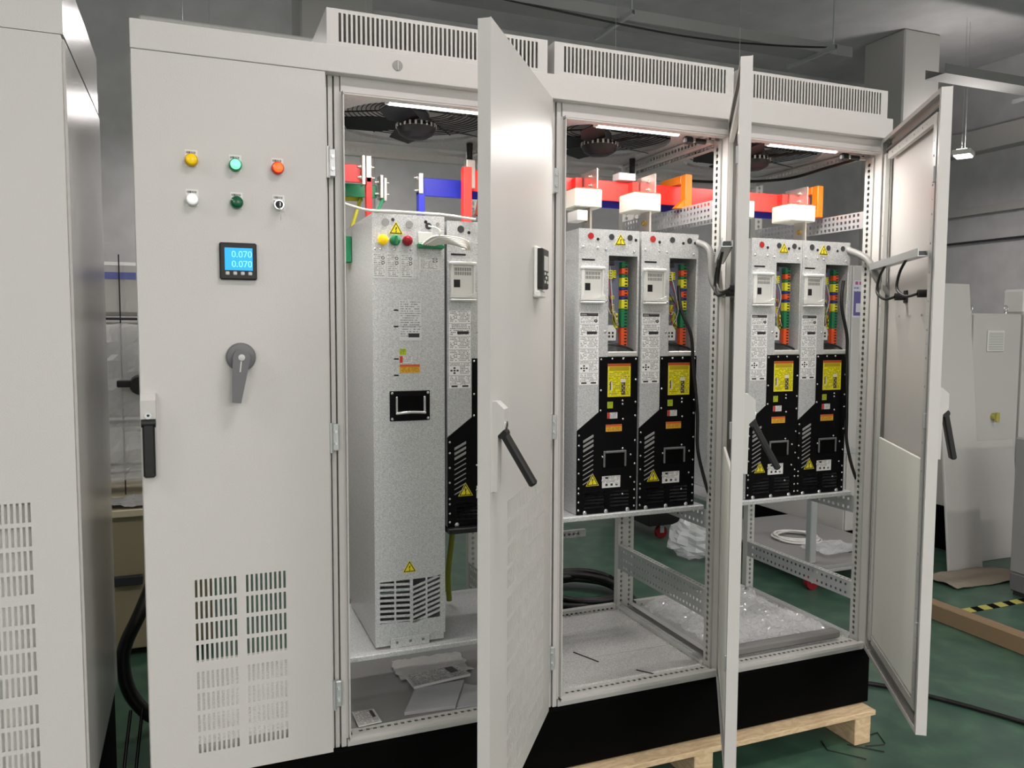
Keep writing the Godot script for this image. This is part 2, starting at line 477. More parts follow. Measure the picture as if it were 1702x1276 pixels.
func screw_mesh(r: float) -> Mesh:
	return keyed("screw%.4f" % r, func():
		var b := nb("screw")
		b.lathe(Vector3.ZERO, Vector3(0, 0, 1), [Vector2(r, 0), Vector2(r, r * 0.35), Vector2(r * 0.6, r * 0.7), Vector2(0, r * 0.75)], 10)
		return b.mesh())

func label_mesh(w: float, h: float, mat_: String) -> Mesh:      # sticker, lower-left corner at the origin
	return keyed("label%s%.4f%.4f" % [mat_, w, h], func():
		var b := nb("paper")
		b.box(Vector3(0, 0, 0), Vector3(w, h, 0.0008))
		b.m = mats[mat_]
		b.quad(Vector3(0, 0, 0.001), Vector3(w, 0, 0.001), Vector3(w, h, 0.001), Vector3(0, h, 0.001))
		return b.mesh())

func sign_mesh(s: float) -> Mesh:                     # yellow triangle with a flash, base centred at the origin
	return keyed("sign%.4f" % s, func():
		var h := s * 0.866
		var b := nb("sign_yellow")
		b.prism(PackedVector2Array([Vector2(-s / 2, 0), Vector2(s / 2, 0), Vector2(0, h)]), 0, 0.0008)
		b.m = mats["sign_black"]
		b.prism(PackedVector2Array([Vector2(-s * 0.43, h * 0.045), Vector2(s * 0.43, h * 0.045), Vector2(0, h * 0.91)]), 0.0004, 0.0012)
		b.m = mats["sign_yellow"]
		b.prism(PackedVector2Array([Vector2(-s * 0.335, h * 0.11), Vector2(s * 0.335, h * 0.11), Vector2(0, h * 0.78)]), 0.0008, 0.0016)
		b.m = mats["sign_black"]
		b.prism(PackedVector2Array([Vector2(0.00, 0.06) * s, Vector2(0.05, 0.25) * s, Vector2(0.00, 0.24) * s, Vector2(0.07, 0.47) * s, Vector2(-0.01, 0.47) * s, Vector2(-0.05, 0.28) * s, Vector2(0.00, 0.29) * s, Vector2(-0.03, 0.10) * s]), 0.0012, 0.002)
		return b.mesh())

# punched strip along +x from 0 to length, height w in y, hollow back of depth d
func strip_mesh(length: float, w: float, d: float, rows: int, mat_ := "zinc", pitch := 0.025, hole := 0.0125, both := true) -> Mesh:
	return keyed("strip%.3f_%.3f_%.3f_%d%s%.3f_%.4f%s" % [length, w, d, rows, mat_, pitch, hole, both], func():
		var b := nb(mat_)
		var holes := []
		var n := int((length - 0.03) / pitch)
		for r in rows:
			var yc := w * (r + 0.5) / rows
			for i in n:
				var xc := 0.02 + pitch * (i + 0.5)
				holes.append([xc - hole / 2, yc - hole / 2, xc + hole / 2, yc + hole / 2])
				if rows == 1:
					var xd := xc + pitch / 2
					holes.append([xd - 0.002, yc - 0.002, xd + 0.002, yc + 0.002])
		b.plate(0, 0, length, w, -0.002, 0, holes)
		if d > 0:
			b.box(Vector3(0, 0, -d), Vector3(length, 0.002, -0.002))
			b.box(Vector3(0, w - 0.002, -d), Vector3(length, w, -0.002))
			if both: b.box(Vector3(0, 0.002, -d), Vector3(length, w - 0.002, -d + 0.002))
		return b.mesh())

const UPR := Vector3(0, 0, PI / 2)                      # strip standing, facing +z

func putb(called: String, mesh: Mesh, parent: Node, at: Vector3, x: Vector3, z: Vector3) -> MeshInstance3D:
	var o := put(called, mesh, parent, at)
	o.basis = Basis(x, z.cross(x), z)
	return o

const XP := Vector3(1, 0, 0)
const YP := Vector3(0, 1, 0)
const ZP := Vector3(0, 0, 1)

# ------------------------------------------------------------------ cabinet pieces
const HT := 2.264          # door top
const DEPTH := 0.88

func vent_holes(x0: float, y1: float, cols: int, slots: int, groups: int, rows := 4, colstep := 0.153) -> Array:
	var h := []
	for c in cols:
		for s in slots:
			var x := x0 + c * colstep + s * 0.0145
			for g in groups:
				for r in rows:
					var y := y1 - g * (rows * 0.07 + 0.018) - r * 0.07
					h.append([x, y - 0.057, x + 0.0075, y])
	return h

# door: hinge edge at x = 0, outer face at z = 0, reaching to x = -w
func door_panel(w: float, holes: Array) -> Mesh:
	var b := nb("coat")
	b.plate(-w, 0.008, 0, HT - 0.002, -0.002, 0, holes)
	for e in [[Vector3(-w, 0.008, -0.036), Vector3(-w + 0.0025, HT - 0.004, -0.002)], [Vector3(-0.0025, 0.008, -0.036), Vector3(0, HT - 0.004, -0.002)],
			[Vector3(-w + 0.0025, 0.008, -0.036), Vector3(-0.0025, 0.0105, -0.002)], [Vector3(-w + 0.0025, HT - 0.0065, -0.036), Vector3(-0.0025, HT - 0.004, -0.002)],
			[Vector3(-w + 0.0025, 0.0105, -0.036), Vector3(-w + 0.017, HT - 0.0065, -0.034)], [Vector3(-0.017, 0.0105, -0.036), Vector3(-0.0025, HT - 0.0065, -0.034)],
			[Vector3(-w + 0.017, 0.0105, -0.036), Vector3(-0.017, 0.025, -0.034)], [Vector3(-w + 0.017, HT - 0.021, -0.036), Vector3(-0.017, HT - 0.0065, -0.034)]]:
		b.box(e[0], e[1])
	return b.mesh()

# stiffening frame, foam seal, filter mat and lock rod on the inner face
func door_inside(d: Node3D, w: float, filter_top: float) -> void:
	var lx := -w + 0.045
	var fr := "rail_white"
	var hv := HT - 0.15
	var side := strip_mesh(hv, 0.032, 0.016, 1, fr, 0.1, 0.008)
	putb("stiffener_rail", side, d, Vector3(lx, 0.075, -0.034), YP, -ZP)
	putb("stiffener_rail", side, d, Vector3(-0.077, 0.075, -0.034), YP, -ZP)
	var cross := strip_mesh(w - 0.186, 0.032, 0.016, 1, fr, 0.1, 0.008)
	putb("stiffener_rail", cross, d, Vector3(-0.109, 0.075, -0.034), -XP, -ZP)
	putb("stiffener_rail", cross, d, Vector3(-0.109, HT - 0.107, -0.034), -XP, -ZP)
	var b := nb("cable_grey")
	for e in [[-w + 0.024, -w + 0.032], [-0.032, -0.024]]:
		b.box(Vector3(e[0], 0.03, -0.02), Vector3(e[1], HT - 0.026, -0.002))
	for e in [[0.045, 0.053], [HT - 0.058, HT - 0.05]]:
		b.box(Vector3(-w + 0.032, e[0], -0.026), Vector3(-0.032, e[1], -0.002))
	put("foam_seal", b.mesh(), d)
	if filter_top > 0:
		b = nb("filter_mat")
		b.cbox(Vector3(-w + 0.085, 0.115, -0.032), Vector3(-0.115, filter_top, -0.022), 0.002)
		put("filter_mat", b.mesh(), d)
	b = nb("zinc")
	b.box(Vector3(-w + 0.034, 0.12, -0.036), Vector3(-w + 0.042, HT - 0.12, -0.032))
	for y in [0.35, 1.1, 1.95]:
		b.cbox(Vector3(-w + 0.031, y, -0.042), Vector3(-w + 0.045, y + 0.055, -0.03), 0.002)
	put("lock_rod", b.mesh(), d)

# swing handle on a cream escutcheon, base at local origin (centre of the plate), facing +z
func lock_handle(d: Node3D, at: Vector3, open: float) -> void:
	var b := nb("coat_plain")
	var prof := PackedVector2Array([Vector2(-0.125, 0), Vector2(0.125, 0), Vector2(0.125, 0.012), Vector2(0.105, 0.034), Vector2(0.05, 0.034), Vector2(0.032, 0.016), Vector2(-0.125, 0.014)])
	b.t = Transform3D(Basis(Vector3(0, 1, 0), Vector3(0, 0, 1), Vector3(1, 0, 0)), Vector3(-0.021, 0, 0))
	b.prism(prof, 0, 0.042)
	b.t = Transform3D.IDENTITY
	b.m = mats["screw"]
	b.cyl(Vector3(0, 0.06, 0.03), Vector3(0, 0.06, 0.037), 0.012, 0.011, 16)
	b.m = mats["black"]
	b.cyl(Vector3(0, 0.06, 0.036), Vector3(0, 0.06, 0.0375), 0.004, 0.004, 8)
	put("handle_plate", b.mesh(), d, at)
	b = nb("black")
	b.cyl(Vector3(-0.02, 0, 0), Vector3(0.02, 0, 0), 0.013, 0.013, 14)
	b.cbox(Vector3(-0.017, -0.165, -0.009), Vector3(0.017, 0, 0.011), 0.005)
	put("handle_lever", b.mesh(), d, at + Vector3(0, 0.036, 0.027), Vector3(-open, 0, 0))

func hinge(u: Node3D, x: float, y: float) -> void:
	var b := nb("zinc")
	b.cbox(Vector3(x - 0.014, y - 0.045, -0.03), Vector3(x + 0.026, y + 0.045, -0.014), 0.003)
	b.cyl(Vector3(x - 0.002, y - 0.05, -0.012), Vector3(x - 0.002, y + 0.05, -0.012), 0.0085, 0.0085, 12)
	b.m = mats["screw"]
	for s in [-0.02, 0.02]:
		b.cyl(Vector3(x + 0.015, y + s, -0.016), Vector3(x + 0.015, y + s, -0.008), 0.006, 0.005, 10)
	put("hinge", b.mesh(), u)

func fan_parts(u: Node3D, c: Vector3) -> void:
	var f := Node3D.new()
	f.name = "roof_fan"
	u.add_child(f, true)
	f.position = c
	var b := nb("grey_plastic")
	b.lathe(Vector3.ZERO, Vector3(0, -1, 0), [Vector2(0.0, -0.06), Vector2(0.03, -0.06), Vector2(0.05, -0.035), Vector2(0.052, 0.0)], 24)
	put("motor", b.mesh(), f)
	b = nb("black")
	b.lathe(Vector3.ZERO, Vector3(0, -1, 0), [Vector2(0.052, 0.0), Vector2(0.075, 0.004), Vector2(0.078, 0.016), Vector2(0.066, 0.042), Vector2(0.04, 0.056), Vector2(0.0, 0.06)], 24)
	b.m = mats["rail_white"]
	for i in 22:
		var a := TAU * i / 22.0
		b.t = Transform3D(Basis(YP, a), Vector3.ZERO)
		b.cbox(Vector3(-0.004, -0.019, 0.072), Vector3(0.004, -0.004, 0.0795), 0.001)
	b.t = Transform3D.IDENTITY
	put("motor_cap", b.mesh(), f)
	b = nb("black")
	b.prism(PackedVector2Array([Vector2(0.045, -0.03), Vector2(0.15, -0.062), Vector2(0.27, -0.05), Vector2(0.29, 0.03), Vector2(0.17, 0.04), Vector2(0.045, 0.03)]), -0.0015, 0.0015)
	var bl := b.mesh()
	for i in 5:
		var o := put("blade", bl, f, Vector3(0, 0.0, 0))
		o.basis = Basis(YP, TAU * i / 5.0 + 0.35) * Basis(XP, -PI / 2 + 0.32)
	b = nb("black")
	for k in range(2, 14):
		var r := 0.09 + k * 0.017
		var pts := []
		for i in 41: pts.append(Vector3(r * cos(TAU * i / 40.0), 0.055 - 0.025 * pow(r / 0.31, 2.0), r * sin(TAU * i / 40.0)))
		b.tube(pts, 0.0021, 5)
	for i in 6:
		var a := TAU * i / 6.0 + 0.2
		b.tube([Vector3(0.05 * cos(a), 0.05, 0.05 * sin(a)), Vector3(0.32 * cos(a), 0.028, 0.32 * sin(a))], 0.003, 5)
	put("wire_guard", b.mesh(), f)

func led_parts(u: Node3D, x0: float, x1: float, energy: float) -> void:
	var l := Node3D.new()
	l.name = "light_strip"
	u.add_child(l, true)
	l.position = Vector3((x0 + x1) / 2, 2.218, -0.092)
	var h := (x1 - x0) / 2
	var b := nb("white_plastic")
	b.cbox(Vector3(-h - 0.01, 0.0, -0.012), Vector3(h + 0.01, 0.012, 0.012), 0.002)
	for s in [-1, 1]: b.cbox(Vector3(s * (h + 0.005) - 0.006, -0.012, -0.011), Vector3(s * (h + 0.005) + 0.006, 0.002, 0.011), 0.002)
	put("housing", b.mesh(), l)
	b = nb("led_glow")
	b.cyl(Vector3(-h, -0.004, 0), Vector3(h, -0.004, 0), 0.011, 0.011, 12)
	put("led_tube", b.mesh(), l)
	var a := AreaLight3D.new()
	a.name = "strip_light"
	a.area_size = Vector2(2 * h, 0.016)
	a.light_energy = energy
	a.light_color = Color(1.0, 0.975, 0.955)
	a.area_range = 12.0
	a.shadow_enabled = true
	l.add_child(a)
	a.position = Vector3(0, -0.018, 0)
	a.rotation = Vector3(-PI / 2, 0, 0)

func roof_vent(u: Node3D, x0: float, x1: float, z0: float, z1: float, y0: float, y1: float) -> void:
	var b := nb("coat")
	var holes := []
	var n := int((x1 - x0 - 0.06) / 0.0153)
	var st := x0 + 0.03 + (x1 - x0 - 0.06 - n * 0.0153) / 2
	for i in n: holes.append([st + i * 0.0153 + 0.0035, y0 + 0.012, st + i * 0.0153 + 0.0118, y1 - 0.012])
	b.plate(x0, y0, x1, y1, z1 - 0.002, z1, holes)
	b.box(Vector3(x0, y0, z0), Vector3(x1, y1, z0 + 0.002))
	b.box(Vector3(x0, y0, z0 + 0.002), Vector3(x0 + 0.002, y1, z1 - 0.002))
	b.box(Vector3(x1 - 0.002, y0, z0 + 0.002), Vector3(x1, y1, z1 - 0.002))
	b.box(Vector3(x0 + 0.002, y1 - 0.002, z0 + 0.25), Vector3(x1 - 0.002, y1, z1 - 0.002))  # unseen top sheet, left open at the rear to set the light behind the slots
	put("roof_vent", b.mesh(), u)

# carcass of one bay; local x runs 0..w, z from 0 to -DEPTH
func carcass(u: Node3D, w: float, fan: bool, floor_mat: String) -> void:
	var b := nb("coat")
	# front uprights with sealing lip
	b.box(Vector3(0.002, 0.0, -0.085), Vector3(0.016, HT, -0.040))
	b.box(Vector3(0.016, 0.0, -0.085), Vector3(0.022, HT, -0.062))
	b.box(Vector3(0.022, 0.0, -0.085), Vector3(0.039, HT, -0.036))
	b.box(Vector3(0.039, 0.03, -0.05), Vector3(0.05, HT - 0.05, -0.034))
	b.box(Vector3(0.046, 0.03, -0.034), Vector3(0.05, HT - 0.05, -0.012))
	put("front_post", b.mesh(), u)
	b = nb("coat")
	b.box(Vector3(w - 0.034, 0.0, -0.085), Vector3(w - 0.02, HT, -0.036))
	b.box(Vector3(w - 0.02, 0.0, -0.085), Vector3(w - 0.014, HT, -0.062))
	b.box(Vector3(w - 0.014, 0.0, -0.085), Vector3(w - 0.002, HT, -0.040))
	b.box(Vector3(w - 0.042, 0.03, -0.05), Vector3(w - 0.034, HT - 0.05, -0.034))
	b.box(Vector3(w - 0.042, 0.03, -0.034), Vector3(w - 0.038, HT - 0.05, -0.012))
	put("front_post", b.mesh(), u)
	var v := strip_mesh(HT - 0.1, 0.045, 0.03, 1, "rail_white", 0.025, 0.0135)
	putb("punched_post", v, u, Vector3(w - 0.05, 0.03, -0.052), YP, -XP)
	putb("punched_post", v, u, Vector3(0.052, 0.03, -0.097), YP, XP)
	b = nb("coat")
	b.box(Vector3(0.042, HT - 0.05, -0.068), Vector3(w - 0.034, HT, -0.032))
	b.box(Vector3(0.046, HT - 0.062, -0.034), Vector3(w - 0.038, HT - 0.058, -0.012))
	b.box(Vector3(0.046, HT - 0.062, -0.05), Vector3(w - 0.038, HT - 0.05, -0.034))
	put("top_front_rail", b.mesh(), u)
	b = nb("coat")
	b.box(Vector3(0.042, 0.0, -0.068), Vector3(w - 0.034, 0.026, -0.032))
	b.box(Vector3(0.046, 0.026, -0.034), Vector3(w - 0.038, 0.038, -0.012))
	put("bottom_front_rail", b.mesh(), u)
	var hor := strip_mesh(w - 0.12, 0.045, 0.03, 1, "rail_white", 0.025, 0.0135, false)
	putb("punched_rail", hor, u, Vector3(0.06, 0.036, -0.036), XP, YP)
	putb("punched_rail", hor, u, Vector3(0.06, 0.005, -0.832), XP, ZP)
	putb("punched_rail", hor, u, Vector3(0.06, 2.182, -0.832), XP, ZP)
	var dep := strip_mesh(0.75, 0.035, 0.03, 1, "rail_white", 0.025, 0.0135, false)
	putb("punched_rail", dep, u, Vector3(w - 0.052, 0.04, -0.1), -ZP, -XP)
	putb("punched_rail", dep, u, Vector3(0.052, 0.005, -0.1), -ZP, XP)
	putb("punched_rail", dep, u, Vector3(w - 0.052, 2.235, -0.09), -ZP, -XP)
	putb("punched_rail", dep, u, Vector3(0.052, 2.2, -0.09), -ZP, XP)
	var dtop := strip_mesh(0.75, 0.03, 0.0, 1, "zinc")
	putb("punched_rail", dtop, u, Vector3(w - 0.018, 0.042, -0.1), -ZP, YP)
	for x in [0.0, w - 0.05]:
		b = nb("coat"); b.box(Vector3(x, 0.0, -0.84), Vector3(x + 0.05, 0.004, -0.085)); put("side_sill", b.mesh(), u)
	# rear uprights
	for x in [0.0, w - 0.045]:
		putb("rear_post", strip_mesh(HT - 0.02, 0.045, 0.036, 1, "rail_white", 0.025, 0.0135, false), u, Vector3(x + 0.045, 0.004, -0.842), YP, ZP)
	# roof plate with the fan opening
	b = nb("galv")
	if fan:
		var c := Vector2(w / 2, -0.44)
		var n := 32
		for i in n:
			var p := []
			for k in [i, i + 1]:
				var a: float = TAU * k / n
				var d := Vector2(cos(a), sin(a))
				var s := minf((w / 2 - 0.02) / maxf(absf(d.x), 1e-6), 0.37 / maxf(absf(d.y), 1e-6))
				p.append([c + d * 0.31, c + d * s])
			var q := []
			for e in [p[0][0], p[0][1], p[1][1], p[1][0]]: q.append(Vector3(e.x, 2.238, e.y))
			b.quad(q[0], q[1], q[2], q[3])
			var up := Vector3(0, 0.012, 0)
			b.quad(q[3] + up, q[2] + up, q[1] + up, q[0] + up)
			b.quad(q[0], q[3], q[3] + up, q[0] + up)
	else:
		b.box(Vector3(0.02, 2.238, -0.83), Vector3(w - 0.02, 2.25, -0.07))
	put("roof_plate", b.mesh(), u)
	b = nb("coat")
	b.box(Vector3(0.0, 2.25, -DEPTH), Vector3(w, HT, -0.85))
	b.box(Vector3(0.0, 2.252, -0.85), Vector3(0.012, HT, -0.068))
	b.box(Vector3(w - 0.012, 2.252, -0.85), Vector3(w, HT, -0.068))
	put("roof_frame", b.mesh(), u)

func shelf(u: Node3D, x0: float, x1: float, y: float, z0: float, z1: float, m := "galv") -> void:
	var b := nb(m)
	b.cbox(Vector3(x0, y - 0.02, z0), Vector3(x1, y, z1), 0.003)
	put("shelf", b.mesh(), u)

# ------------------------------------------------------------------ drive module
# local origin: lower left front corner; x 0..0.268, y 0..1.118, front face z = 0, depth 0.5
const MW := 0.268
const MH := 1.118
func module(label: String, at: Vector3, sign_x: float, group: String, holes_red: bool, seed_: int) -> Node3D:
	var d := thing("drive_module", label, "drive module", at, group)
	var b := nb("galv")
	for x in [0.0, MW - 0.0025]:
		b.box(Vector3(x, 0, -0.5), Vector3(x + 0.0025, MH - 0.002, -0.003))
	b.box(Vector3(0.0025, 0, -0.5), Vector3(MW - 0.0025, MH - 0.03, -0.495))
	b.box(Vector3(0.0025, MH - 0.06, -0.495), Vector3(MW - 0.0025, MH - 0.057, -0.003))
	b.box(Vector3(0.0025, 0, -0.495), Vector3(MW - 0.0025, 0.004, -0.003))
	b.m = mats["galv"]
	b.box(Vector3(0.128, 0.63, -0.17), Vector3(0.131, MH - 0.06, -0.003))
	b.box(Vector3(0.0025, 0.625, -0.17), Vector3(MW - 0.0025, 0.628, -0.003))
	put("body", b.mesh(), d)
	# top plate with round openings
	b = nb("galv")
	var hs := []
	for c in [[0.052, 0.022, 0.013], [0.143, 0.022, 0.012], [0.225, 0.022, 0.012], [0.083, 0.033, 0.006], [0.195, 0.033, 0.006], [0.252, 0.030, 0.006]]:
		hs.append([c[0] - c[2] * 0.88, MH - c[1] - 0.006 - c[2] * 0.88, c[0] + c[2] * 0.88, MH - c[1] - 0.006 + c[2] * 0.88, c[2]])
	b.plate(0, MH - 0.058, MW, MH, -0.003, 0, [])
	put("top_plate", b.mesh(), d)
	for i in hs.size():
		b = nb("bus_dark_red" if i == 0 and holes_red else ("black" if i > 2 else "steel_dark"))
		var h = hs[i]
		b.lathe(Vector3((h[0] + h[2]) / 2, (h[1] + h[3]) / 2, 0), ZP, [Vector2(h[4], 0), Vector2(h[4], 0.0012), Vector2(0, 0.0012)], 16)
		put("grommet", b.mesh(), d)
	# left column sheet with slanted foot
	b = nb("galv")
	b.prism(PackedVector2Array([Vector2(0, 0.335), Vector2(0.093, 0.405), Vector2(0.093, 0.622), Vector2(0.131, 0.622), Vector2(0.131, MH - 0.058), Vector2(0, MH - 0.058)]), -0.003, 0.0015)
	put("side_column", b.mesh(), d)
	# right edge strip of the opening
	b = nb("galv")
	b.box(Vector3(MW - 0.008, 0.622, -0.003), Vector3(MW, MH - 0.058, 0.001))
	b.box(Vector3(0.131, MH - 0.1, -0.003), Vector3(MW - 0.008, MH - 0.058, 0.001))
	put("opening_frame", b.mesh(), d)
	# black lower cover
	var vents := []
	for c in 2:
		for r in 5: vents.append([0.035 + c * 0.115, 0.022 + r * 0.014, 0.125 + c * 0.112, 0.030 + r * 0.014])
	b = nb("black_panel")
	b.plate(0, 0.0, MW, 0.11, -0.003, 0.002, vents)
	b.prism(PackedVector2Array([Vector2(0, 0.11), Vector2(MW, 0.11), Vector2(MW, 0.622), Vector2(0.095, 0.622), Vector2(0.095, 0.403), Vector2(0.002, 0.333), Vector2(0, 0.333)]), -0.003, 0.002)
	put("black_cover", b.mesh(), d)
	# slanted louvres
	var lv := keyed("louvre", func():
		var c := nb("mid_grey")
		c.prism(PackedVector2Array([Vector2(0, 0), Vector2(0.044, 0.022), Vector2(0.044, 0.031), Vector2(0, 0.009)]), 0, 0.004)
		return c.mesh())
	var lvd := keyed("louvre_slim", func():
		var c := nb("mid_grey")
		c.prism(PackedVector2Array([Vector2(0, 0), Vector2(0.044, 0.022), Vector2(0.044, 0.025), Vector2(0, 0.003)]), 0, 0.004)
		return c.mesh())
	for i in 10:
		put("louvre", lv if i < 3 else lvd, d, Vector3(0.026, 0.285 - i * 0.0185, 0.002))
	# screws round the cover
	var sp := []
	for y in [0.018, 0.05, 0.085, 0.105, 0.165, 0.22, 0.275, 0.315]: sp.append(Vector2(0.008, y))
	for y in [0.018, 0.05, 0.085, 0.115, 0.19, 0.285, 0.385, 0.44, 0.53]: sp.append(Vector2(MW - 0.009, y))
	for q in [[0.102, 0.612], [0.152, 0.614], [0.2, 0.614], [0.258, 0.612], [0.102, 0.49], [0.102, 0.41], [0.2, 0.447], [0.2, 0.433], [0.203, 0.373], [0.203, 0.255], [0.113, 0.225], [0.24, 0.228], [0.113, 0.13], [0.24, 0.137], [0.178, 0.114], [0.205, 0.07]]:
		sp.append(Vector2(q[0], q[1]))
	for p in sp: put("screw", screw_mesh(0.0042), d, Vector3(p.x, p.y, 0.002))
	for x in [0.035, 0.13, 0.228]: put("foot_bolt", screw_mesh(0.009), d, Vector3(x, 0.006, 0.002))
	for q in [[0.018, MH - 0.072], [0.082, MH - 0.074], [0.118, MH - 0.078], [0.245, MH - 0.082], [0.118, 0.72], [0.122, 0.84]]:
		put("screw", screw_mesh(0.0055), d, Vector3(q[0], q[1], 0.0015))
	# keypad cradle
	var k := Node3D.new(); k.name = "keypad_holder"; d.add_child(k, true); k.position = Vector3(0.007, 0.83, 0.0015)
	b = nb("white_plastic")
	b.cbox(Vector3(0.004, 0.012, 0), Vector3(0.094, 0.14, 0.012), 0.003)
	b.cbox(Vector3(0.0, 0.13, 0), Vector3(0.098, 0.142, 0.024), 0.003)
	b.cbox(Vector3(0.004, 0.028, 0.01), Vector3(0.012, 0.132, 0.02), 0.002)
	b.cbox(Vector3(0.086, 0.028, 0.01), Vector3(0.094, 0.132, 0.02), 0.002)
	b.prism(PackedVector2Array([Vector2(0.0, 0.012), Vector2(0.098, 0.012), Vector2(0.098, 0.034), Vector2(0.07, 0.022), Vector2(0.05, 0.019), Vector2(0.028, 0.022), Vector2(0.0, 0.034)]), 0.008, 0.024)
	b.cbox(Vector3(0.0, 0.0, 0), Vector3(0.098, 0.009, 0.026), 0.003)
	put("cradle", b.mesh(), k)
	b = nb("black")
	for r in 2:
		for i in 10: b.box(Vector3(0.018 + i * 0.0065, 0.094 + r * 0.015, 0.0119), Vector3(0.0205 + i * 0.0065, 0.106 + r * 0.015, 0.0126))
	b.box(Vector3(0.014, 0.05, 0.0119), Vector3(0.038, 0.078, 0.0126))
	put("slots", b.mesh(), k)
	# name plate above the cradle
	b = nb("black"); b.box(Vector3(0.014, 0.995, 0.0015), Vector3(0.07, 1.002, 0.0022))
	put("name_strip", b.mesh(), d)
	# six stacked information stickers
	var kinds := ["p_head", "p_white2", "p_white", "p_white", "p_cross", "p_foot"]
	if seed_ == 2: kinds[0] = "p_white"
	for i in 6: put("sticker", label_mesh(0.083, 0.0445, kinds[i]), d, Vector3(0.006, 0.751 - i * 0.0475, 0.0016))
	put("instruction_sticker", label_mesh(0.103, 0.132, "p_yellow"), d, Vector3(0.132, 0.463, 0.002))
	put("seal_sticker", label_mesh(0.024, 0.026, "p_green"), d, Vector3(0.132, 0.418, 0.002))
	put("warning_sticker", label_mesh(0.045, 0.024, "p_redwhite"), d, Vector3(0.132, 0.377, 0.002))
	put("caution_sticker", label_mesh(0.072, 0.028, "p_orange"), d, Vector3(0.126, 0.325, 0.002))
	put("type_sticker", label_mesh(0.082, 0.047, "p_three"), d, Vector3(0.112, 0.1, 0.002))
	put("shock_sign", sign_mesh(0.058), d, Vector3(0.069, 0.112, 0.002))
	if sign_x > 0: put("shock_sign", sign_mesh(0.052), d, Vector3(sign_x, MH - 0.059, 0.0015))
	# recessed grip
	b = nb("black_soft"); b.cbox(Vector3(0.112, 0.178, 0.0005), Vector3(0.222, 0.252, 0.003), 0.002)
	var g := put("grip_pocket", b.mesh(), d)
	b = nb("grey_plastic")
	b.cbox(Vector3(0.116, 0.183, 0.002), Vector3(0.124, 0.248, 0.008), 0.002)
	b.cbox(Vector3(0.211, 0.183, 0.002), Vector3(0.219, 0.248, 0.008), 0.002)
	b.cbox(Vector3(0.124, 0.239, 0.002), Vector3(0.211, 0.248, 0.009), 0.002)
	put("grip", b.mesh(), g)
	# metal step under the control boards
	b = nb("rail_white")
	b.cbox(Vector3(0.132, 0.622, -0.05), Vector3(MW - 0.004, 0.642, 0.004), 0.003)
	var led := put("cable_ledge", b.mesh(), d)
	for i in 4: put("screw", screw_mesh(0.004), led, Vector3(0.15 + i * 0.026, 0.642, -0.02), Vector3(-PI / 2, 0, 0))
	# control boards
	b = nb("galv"); b.box(Vector3(0.131, 0.64, -0.172), Vector3(MW - 0.003, MH - 0.06, -0.168))
	put("board_bay", b.mesh(), d)
	b = nb("board")
	b.box(Vector3(0.136, 0.675, -0.062), Vector3(0.238, 1.005, -0.058))
	var cb := put("control_board", b.mesh(), d)
	var order := [["term_green", 2], ["term_orange", 2], ["term_green", 1], ["term_yellow", 3], ["term_blue", 1], ["term_orange", 2], ["term_blue", 1], ["term_yellow", 3], ["term_green", 6], ["term_orange", 6]]
	var y := 1.0
	for o in order:
		var h: float = 0.0125 * o[1]
		var key: String = "term%s%d" % [o[0], o[1]]
		var tm := keyed(key, func():
			var c := nb(o[0])
			c.cbox(Vector3(0, 0, 0), Vector3(0.029, h - 0.0015, 0.024), 0.0015)
			c.m = mats["black"]
			for s in o[1]:
				c.box(Vector3(0.014, s * 0.0125 + 0.003, 0.0235), Vector3(0.025, s * 0.0125 + 0.0085, 0.0245))
			return c.mesh())
		y -= h
		put("terminal_block", tm, cb, Vector3(0.21, y, -0.058))
	var rr := RandomNumberGenerator.new(); rr.seed = seed_
	for q in [[0.152, 0.93, 0.022, 0.036, "term_yellow"], [0.176, 0.935, 0.012, 0.03, "term_yellow"], [0.137, 0.86, 0.012, 0.035, "term_yellow"], [0.168, 0.85, 0.014, 0.014, "term_yellow"], [0.17, 0.80, 0.01, 0.03, "term_yellow"], [0.152, 0.985, 0.03, 0.02, "steel_dark"], [0.186, 0.735, 0.012, 0.06, "term_yellow"], [0.138, 0.70, 0.012, 0.05, "term_yellow"], [0.136, 0.96, 0.012, 0.04, "black"]]:
		b = nb(q[4])
		b.cbox(Vector3(0, 0, 0), Vector3(q[2], q[3], 0.016), 0.0015)
		b.m = mats["black"]
		for s in 3: b.box(Vector3(q[2] * 0.3, q[3] * (0.15 + s * 0.28), 0.0158), Vector3(q[2] * 0.75, q[3] * (0.28 + s * 0.28), 0.0166))
		put("connector", b.mesh(), cb, Vector3(q[0] + rr.randf_range(-0.002, 0.002), q[1], -0.058))
	b = nb("white_plastic")
	b.prism(PackedVector2Array([Vector2(-0.022, -0.03), Vector2(0.022, -0.03), Vector2(0.024, 0.012), Vector2(0.01, 0.032), Vector2(-0.01, 0.032), Vector2(-0.024, 0.012)]), 0, 0.02)
	b.m = mats["black"]
	for s in [[-0.012, -0.018], [0.004, -0.018], [-0.012, -0.004], [0.004, -0.004]]: b.box(Vector3(s[0], s[1], 0.0195), Vector3(s[0] + 0.008, s[1] + 0.009, 0.0206))
	put("relay_module", b.mesh(), cb, Vector3(0.166, 0.715, -0.058))
